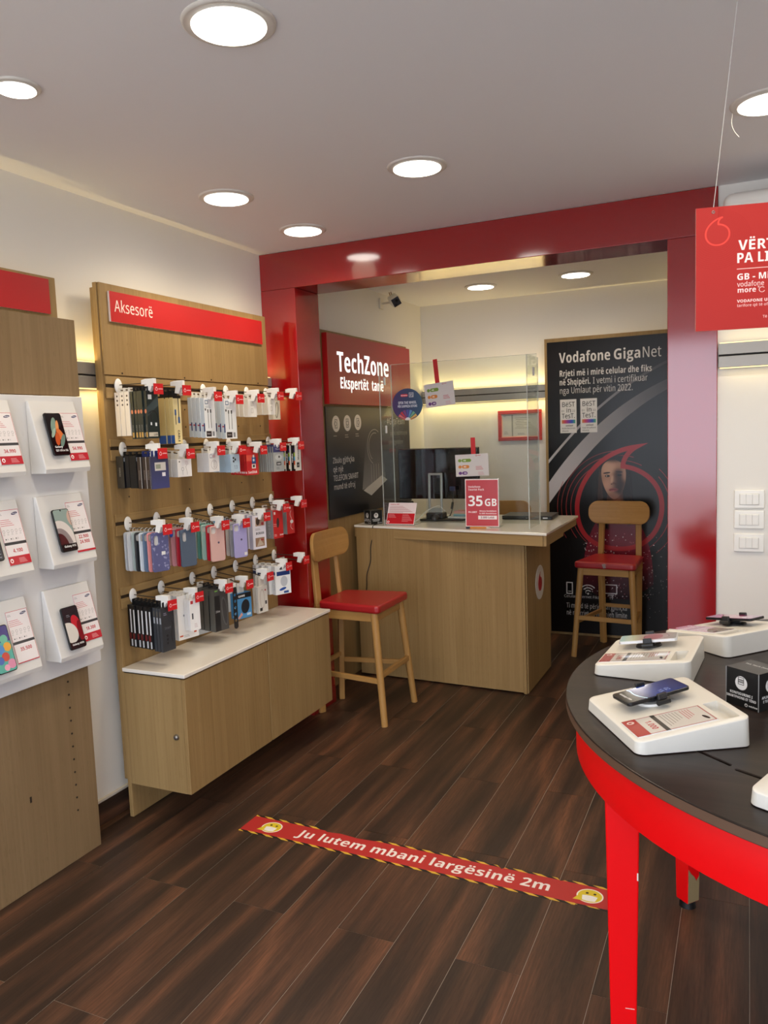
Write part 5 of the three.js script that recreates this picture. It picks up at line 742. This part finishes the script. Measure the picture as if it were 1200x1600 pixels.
// ---------------------------------------------------------------- round table
const TC = [0.431, -2.142], TR = 0.867, TH = 0.92;
const tableRed = M('#e2060d', 0.35, { specularIntensity: 0.6 });
{
  const t = thing('round_table', 'round red display table with dark wood top', 'table', [TC[0], 0, TC[1]]);
  const topTex = dataTex(512, 512, (u, v) => { const g = 0.5 * NZ.noise(u * 5, v * 90, 2.2) + 0.4 * NZ.noise(u * 14, v * 240, 7.1) + 0.3 * NZ.noise(u * 2, v * 9, 5); return mix3([24, 18, 16], [60, 47, 41], 0.42 + 0.55 * g); });
  topTex.repeat.set(1, 1);
  const topMat = new THREE.MeshPhysicalMaterial({ map: topTex, roughness: 0.3, specularIntensity: 0.5 });
  const slots = [[[-0.09, -1.694], [-0.028, -1.642]], [[-0.014, -1.622], [0.034, -1.594]]];
  const disc = new THREE.Shape(); disc.absarc(0, 0, TR - 0.002, 0, Math.PI * 2);
  slots.forEach(([a, b]) => { const ax = a[0] - TC[0], ay = -(a[1] - TC[1]), bx = b[0] - TC[0], by = -(b[1] - TC[1]), an = Math.atan2(by - ay, bx - ax), r = 0.0058; const p = new THREE.Path(); p.absarc(bx, by, r, an + Math.PI / 2, an - Math.PI / 2, true); p.absarc(ax, ay, r, an - Math.PI / 2, an - Math.PI * 1.5, true); p.closePath(); disc.holes.push(p); });
  const tg = new THREE.ExtrudeGeometry(disc, { depth: 0.02, bevelEnabled: true, bevelThickness: 0.002, bevelSize: 0.002, bevelSegments: 2, curveSegments: 96 }).translate(0, 0, 0.002).rotateX(-Math.PI / 2);
  { const p = tg.attributes.position, uv = tg.attributes.uv; for (let i = 0; i < p.count; i++) uv.setXY(i, (p.getX(i) + 1) / 2, (p.getZ(i) + 1) / 2); }
  part('tabletop', tg, topMat, t, [0, TH - 0.024, 0]);
  part('edge_band', new THREE.CylinderGeometry(TR + 0.0006, TR + 0.0006, 0.019, 120, 1, true), M('#5e4636', 0.5), t, [0, TH - 0.0125, 0]);
  const ring = [[TR - 0.05, 0], [TR - 0.026, 0], [TR - 0.024, 0.002], [TR - 0.024, 0.115], [TR - 0.05, 0.115], [TR - 0.05, 0]].map((p) => new THREE.Vector2(...p));
  part('apron', new THREE.LatheGeometry(ring, 120), tableRed, t, [0, TH - 0.024 - 0.1155, 0]);
  part('underside', new THREE.CylinderGeometry(TR - 0.052, TR - 0.052, 0.012, 64), M('#2a211d', 0.7), t, [0, TH - 0.034, 0]);
  const bare = M('#8e7a56', 0.6), chip = M('#dcd2c8', 0.6);
  const LA = [150.2, 220, 300, 20, 75].map((d) => d * D2R);
  LA.forEach((a, i) => {
    const rt = i === 0 ? 0.786 : 0.785;
    const leg = part('leg', taperLeg(0.0775, 0.05, 0.866), tableRed, t, [Math.cos(a) * rt, 0.022 + 0.433, Math.sin(a) * rt], [0, [0.17, 0.855, 0.5, 0.9, 0.2][i], 0]);
    part('foot_glide', new THREE.CylinderGeometry(0.024, 0.027, 0.022, 20), BLACK, leg, [0, -0.444, 0]);
    if (i === 1) { part('bare_patch', chipShape(), bare, leg, [0.0045, -0.429, 0.0256]); }
    if (i === 0) { part('paint_chip', rbox(0.003, 0.018, 0.0012, 0.0005), chip, leg, [0.0318, 0.145, 0.0344]); part('paint_chip', rbox(0.02, 0.0015, 0.0012, 0.0005), chip, leg, [0.014, -0.175, 0.0293]); }
  });
  function taperLeg(wt, wb, h) { const b = new RoundedBoxGeometry(wt, h, wt, 3, 0.005), p = b.attributes.position; for (let i = 0; i < p.count; i++) { const f = wb / wt + (1 - wb / wt) * (p.getY(i) / h + 0.5); p.setX(i, p.getX(i) * f); p.setZ(i, p.getZ(i) * f); } b.computeVertexNormals(); return b; }
  function chipShape() { const s = new THREE.Shape([[-0.03, 0.0], [0.02, 0.0], [0.021, 0.085], [0.008, 0.07], [-0.004, 0.088], [-0.018, 0.1], [-0.03, 0.118]].map((p) => new THREE.Vector2(...p))); return ext(s, 0.0012, 0, 2).scale(0.92, 1, 1).rotateX(0.0159); }
}
// display stands on the table
{
  const W = 0.286, D = 0.248, h0 = 0.03, h1 = 0.066, slope = Math.atan2(h1 - h0, D);
  const prof = new THREE.Shape([[0, 0.004], [0.003, 0], [D - 0.012, 0], [D, h1], [0.003, h0 + 0.0005], [0, h0 - 0.004]].map((p) => new THREE.Vector2(...p)));
  // plan with rounded corners, height by depth
  function wedge() {
    const g = ext(rr(W, D, 0.022), 1, 0, 8).rotateX(-Math.PI / 2), p = g.attributes.position; // y 0..1
    const b = new RoundedBoxGeometry(W, 1, D, 5, 0.02), q = b.attributes.position;
    for (let i = 0; i < q.count; i++) {
      let x = q.getX(i), y = q.getY(i), z = q.getZ(i); const v = D / 2 - z; const ht = h0 + (h1 - h0) * v / D;
      let yy; if (y > 0.48) yy = ht - (0.5 - y) * 0.25; else if (y < -0.48) yy = (y + 0.5) * 0.1; else yy = y > 0 ? ht - 0.005 : 0.002;
      const f = 1 + 0.016 * (1 - yy / ht); q.setXYZ(i, x * f, yy, z * f);
    }
    b.computeVertexNormals();
    const ev = new Evaluator(); ev.useGroups = false; ev.attributes = ['position', 'normal'];
    const A = new Brush(b), cut = new RoundedBoxGeometry(0.094, 0.05, 0.034, 2, 0.004), K = new Brush(cut);
    K.rotation.x = slope; K.position.set(0.083, h0 + (h1 - h0) * (D / 2 + 0.088) / D + 0.004, -0.088); A.updateMatrixWorld(true); K.updateMatrixWorld(true);
    return ev.evaluate(A, K, SUBTRACTION).geometry;
  }
  const WG = wedge();
  const wm = M('#dcd8cf', 0.35);
  const place = [ // corner B (thin edge, right-hand end), heading of the depth in degrees
    ['white sloped stand with blue screened phone nearest the table edge', [-0.2, -1.623], -31, 'space', 'smartphone with dark blue screen on the nearest full stand', 0.14, '1.000'],
    ['white sloped stand with pale screened phone behind the nearest one', [-0.377, -2.133], 4, 'pastel', 'white edged smartphone with pastel screen on white stand', 0.1, '9.990'],
    ['white sloped stand farthest back before the red portal', [-0.237, -2.564], 41, 'magenta', 'thin smartphone with magenta screen on the farthest stand', 0.15, '8.900'],
    ['white sloped stand cut off by the right picture edge', [0.258, -1.342], -62, 'magenta', 'smartphone with violet screen at the right picture edge', 0.2, '6.500']];
  place.forEach(([lab, B, deg, scr, plab, twist, price], i) => {
    const a = deg * D2R, v = [Math.cos(a), Math.sin(a)], rt = [-v[1], v[0]]; // right hand of the viewer at the thin edge
    const cx = B[0] - rt[0] * W / 2 + v[0] * D / 2, cz = B[1] - rt[1] * W / 2 + v[1] * D / 2;
    // local -z = v  -> rotation about y: (-sin, -cos) = v
    const turn = Math.atan2(-v[0], -v[1]);
    const t = thing('display_stand', lab, 'phone stand', [cx, TH + 0.0005, cz], turn, 'sloped phone stands on the round table');
    part('wedge_body', WG, wm, t);
    const yAt = (z) => h0 + (h1 - h0) * (D / 2 - z) / D;
    const onTop = (o, x, z, up) => { o.rotation.set(-Math.PI / 2 + slope, 0, 0); o.position.set(x, yAt(z) + up, z); };
    const cardT = canvasTex(192, 352, (x, w, h) => { fill(x, '#d9d3cd', w, h); x.strokeStyle = '#b04a50'; x.lineWidth = 4; x.strokeRect(6, 6, w - 12, h - 12); x.fillStyle = '#26262c'; x.save(); x.translate(140, 30); x.rotate(-0.2); x.beginPath(); x.ellipse(0, 0, 26, 8, 0, 0, 7); x.fill(); x.restore(); lines(x, 20, 60, 140, 4, 12, '#c07a7c', 4); lines(x, 20, 116, 150, 6, 14, '#a7a29c', 4); x.fillStyle = '#4a4846'; x.fillRect(0, 206, w, 20); text(x, price, 100, 268, 40, { bold: 1, align: 'center', color: '#b43a40', max: 140 }); x.fillStyle = '#b0433f'; x.fillRect(0, 292, w, 60); logo(x, 34, 322, 16, '#f0dcd8', '#b0433f'); });
    const rec = part('card_bed', rbox(0.09, 0.182, 0.002, 0.0009), M('#d8d4cd', 0.4), t); onTop(rec, 0.083, 0.028, -0.0006);
    const cd = sheetMesh('price_card', 0.086, 0.178, 0.0016, cardT, '#ddd', t, [0, 0, 0], null, 0.15, { clearcoat: 1, clearcoatRoughness: 0.05 }); onTop(cd, 0.083, 0.028, 0.0008);
    // phone cradle
    const px = -0.038, pz = 0.012;
    const pad = part('cradle_pad', new THREE.CylinderGeometry(0.034, 0.036, 0.005, 28).rotateX(Math.PI / 2), M(i === 0 ? '#e6e2da' : '#1a1a1c', 0.4), t); onTop(pad, px, pz, 0.0024);
    const stem = part('cradle_stem', new THREE.CylinderGeometry(0.014, 0.02, 0.01, 20).rotateX(Math.PI / 2), M('#232326', 0.4), t); onTop(stem, px, pz, 0.0085);
    const arm = part('cradle_arm', rbox(0.098, 0.016, 0.007, 0.003), M('#1e1e21', 0.4), t); onTop(arm, px, pz, 0.0135); arm.rotateZ(twist);
    for (const s of [-1, 1]) { const jaw = part('cradle_jaw', rbox(0.009, 0.024, 0.022, 0.003), M('#1e1e21', 0.4), t); onTop(jaw, px, pz, 0.021); jaw.rotateZ(twist); jaw.translateX(s * 0.0445); const knob = part('cradle_knob', new THREE.CylinderGeometry(0.006, 0.006, 0.03, 14), M('#151517', 0.4), t); onTop(knob, px, pz, 0.0135); knob.rotateZ(twist); knob.translateX(s * 0.05); }
    const ph = smartphone(plab, wp[scr], { frame: i === 1 ? '#d8d8da' : '#15161a' });
    t.updateMatrixWorld(true);
    const h = new THREE.Object3D(); t.add(h); onTop(h, px, pz, 0.0172); h.rotateZ(twist); h.updateMatrixWorld(true);
    h.matrixWorld.decompose(ph.position, ph.quaternion, ph.scale); t.remove(h);
  });
  // print cube
  const L = [-0.043, -2.02], N = [0.024, -1.969], an = Math.atan2(N[1] - L[1], N[0] - L[0]), s = 0.088;
  const ux = [Math.cos(an), Math.sin(an)], inn = [Math.sin(an), -Math.cos(an)];
  globalThis.makeCube('black print cube with round icon on the dark tabletop', [L[0] + ux[0] * s / 2 + inn[0] * s / 2, TH + 0.0005, L[1] + ux[1] * s / 2 + inn[1] * s / 2], s, -an, ...globalThis.cubeFaces);
}

// ---------------------------------------------------------------- floor sticker
{
  const t = thing('floor_sticker', 'long red floor sticker with yellow and black border', 'floor sticker', [-1.135, 0.0003, -2.588], -0.012);
  const Ls = 1.5, Ws = 0.138;
  const tex = canvasTex(1500, 138, (x, w, h) => {
    fill(x, '#b92c2b', w, h);
    for (const y of [0, h - 11]) for (let k = -2; k < 44; k++) { x.fillStyle = k % 2 ? '#dcb03a' : '#161412'; x.beginPath(); x.moveTo(k * 36, y); x.lineTo(k * 36 + 36, y); x.lineTo(k * 36 + 62, y + 11); x.lineTo(k * 36 + 26, y + 11); x.fill(); }
    fillStrip(x, 11, h - 11);
    const face = (cx, fl) => { x.fillStyle = '#f4efe4'; x.beginPath(); x.ellipse(cx, 69, 45, 42, 0, 0, 7); x.fill(); x.fillStyle = '#dfc52e'; x.beginPath(); x.ellipse(cx, 69, 40, 37, 0, 0, 7); x.fill(); x.beginPath(); x.moveTo(cx - 38, 74); x.lineTo(cx - 52, 104); x.lineTo(cx - 14, 102); x.fill(); x.fillStyle = '#2a2416'; x.beginPath(); x.arc(cx - 12, 54, 5, 0, 7); x.arc(cx + 14, 54, 5, 0, 7); x.fill(); x.fillStyle = '#f2f0ea'; x.beginPath(); x.moveTo(cx - 26, 70); x.quadraticCurveTo(cx, 62, cx + 26, 70); x.lineTo(cx + 22, 96); x.quadraticCurveTo(cx, 106, cx - 22, 96); x.fill(); };
    face(118, 0); face(1408, 0);
    text(x, 'Ju lutem mbani largësinë 2m', 250, 92, 74, { bold: 1, max: 1040, color: '#f1e9e4' });
    function fillStrip(c, a, b) { c.fillStyle = '#b92c2b'; c.fillRect(0, a, 1500, b - a); }
  });
  // outline with torn notches, as the sticker is worn
  const o = [[-0.75, -0.069], [0.62, -0.069], [0.622, -0.063], [0.7, -0.063], [0.75, -0.069], [0.75, 0.069], [0.57, 0.069], [0.545, 0.054], [0.53, 0.069], [0.345, 0.069], [0.33, 0.05], [0.31, 0.069], [-0.16, 0.069], [-0.19, 0.056], [-0.26, 0.05], [-0.34, 0.058], [-0.4, 0.05], [-0.43, 0.069], [-0.7, 0.069], [-0.75, 0.069]];
  const s = new THREE.Shape(o.map((p) => new THREE.Vector2(...p)));
  const g = faceUV(ext(s, 0.0006, 0, 2), Ls, Ws).rotateX(-Math.PI / 2); g.clearGroups();
  part('printed_vinyl', g, printMat(tex, 0.45), t);
}

// ---------------------------------------------------------------- shadows for all, then the picture
scene.traverse((o) => { if (o.isMesh) { o.castShadow = true; o.receiveShadow = true; } });
renderer.render(scene, camera);
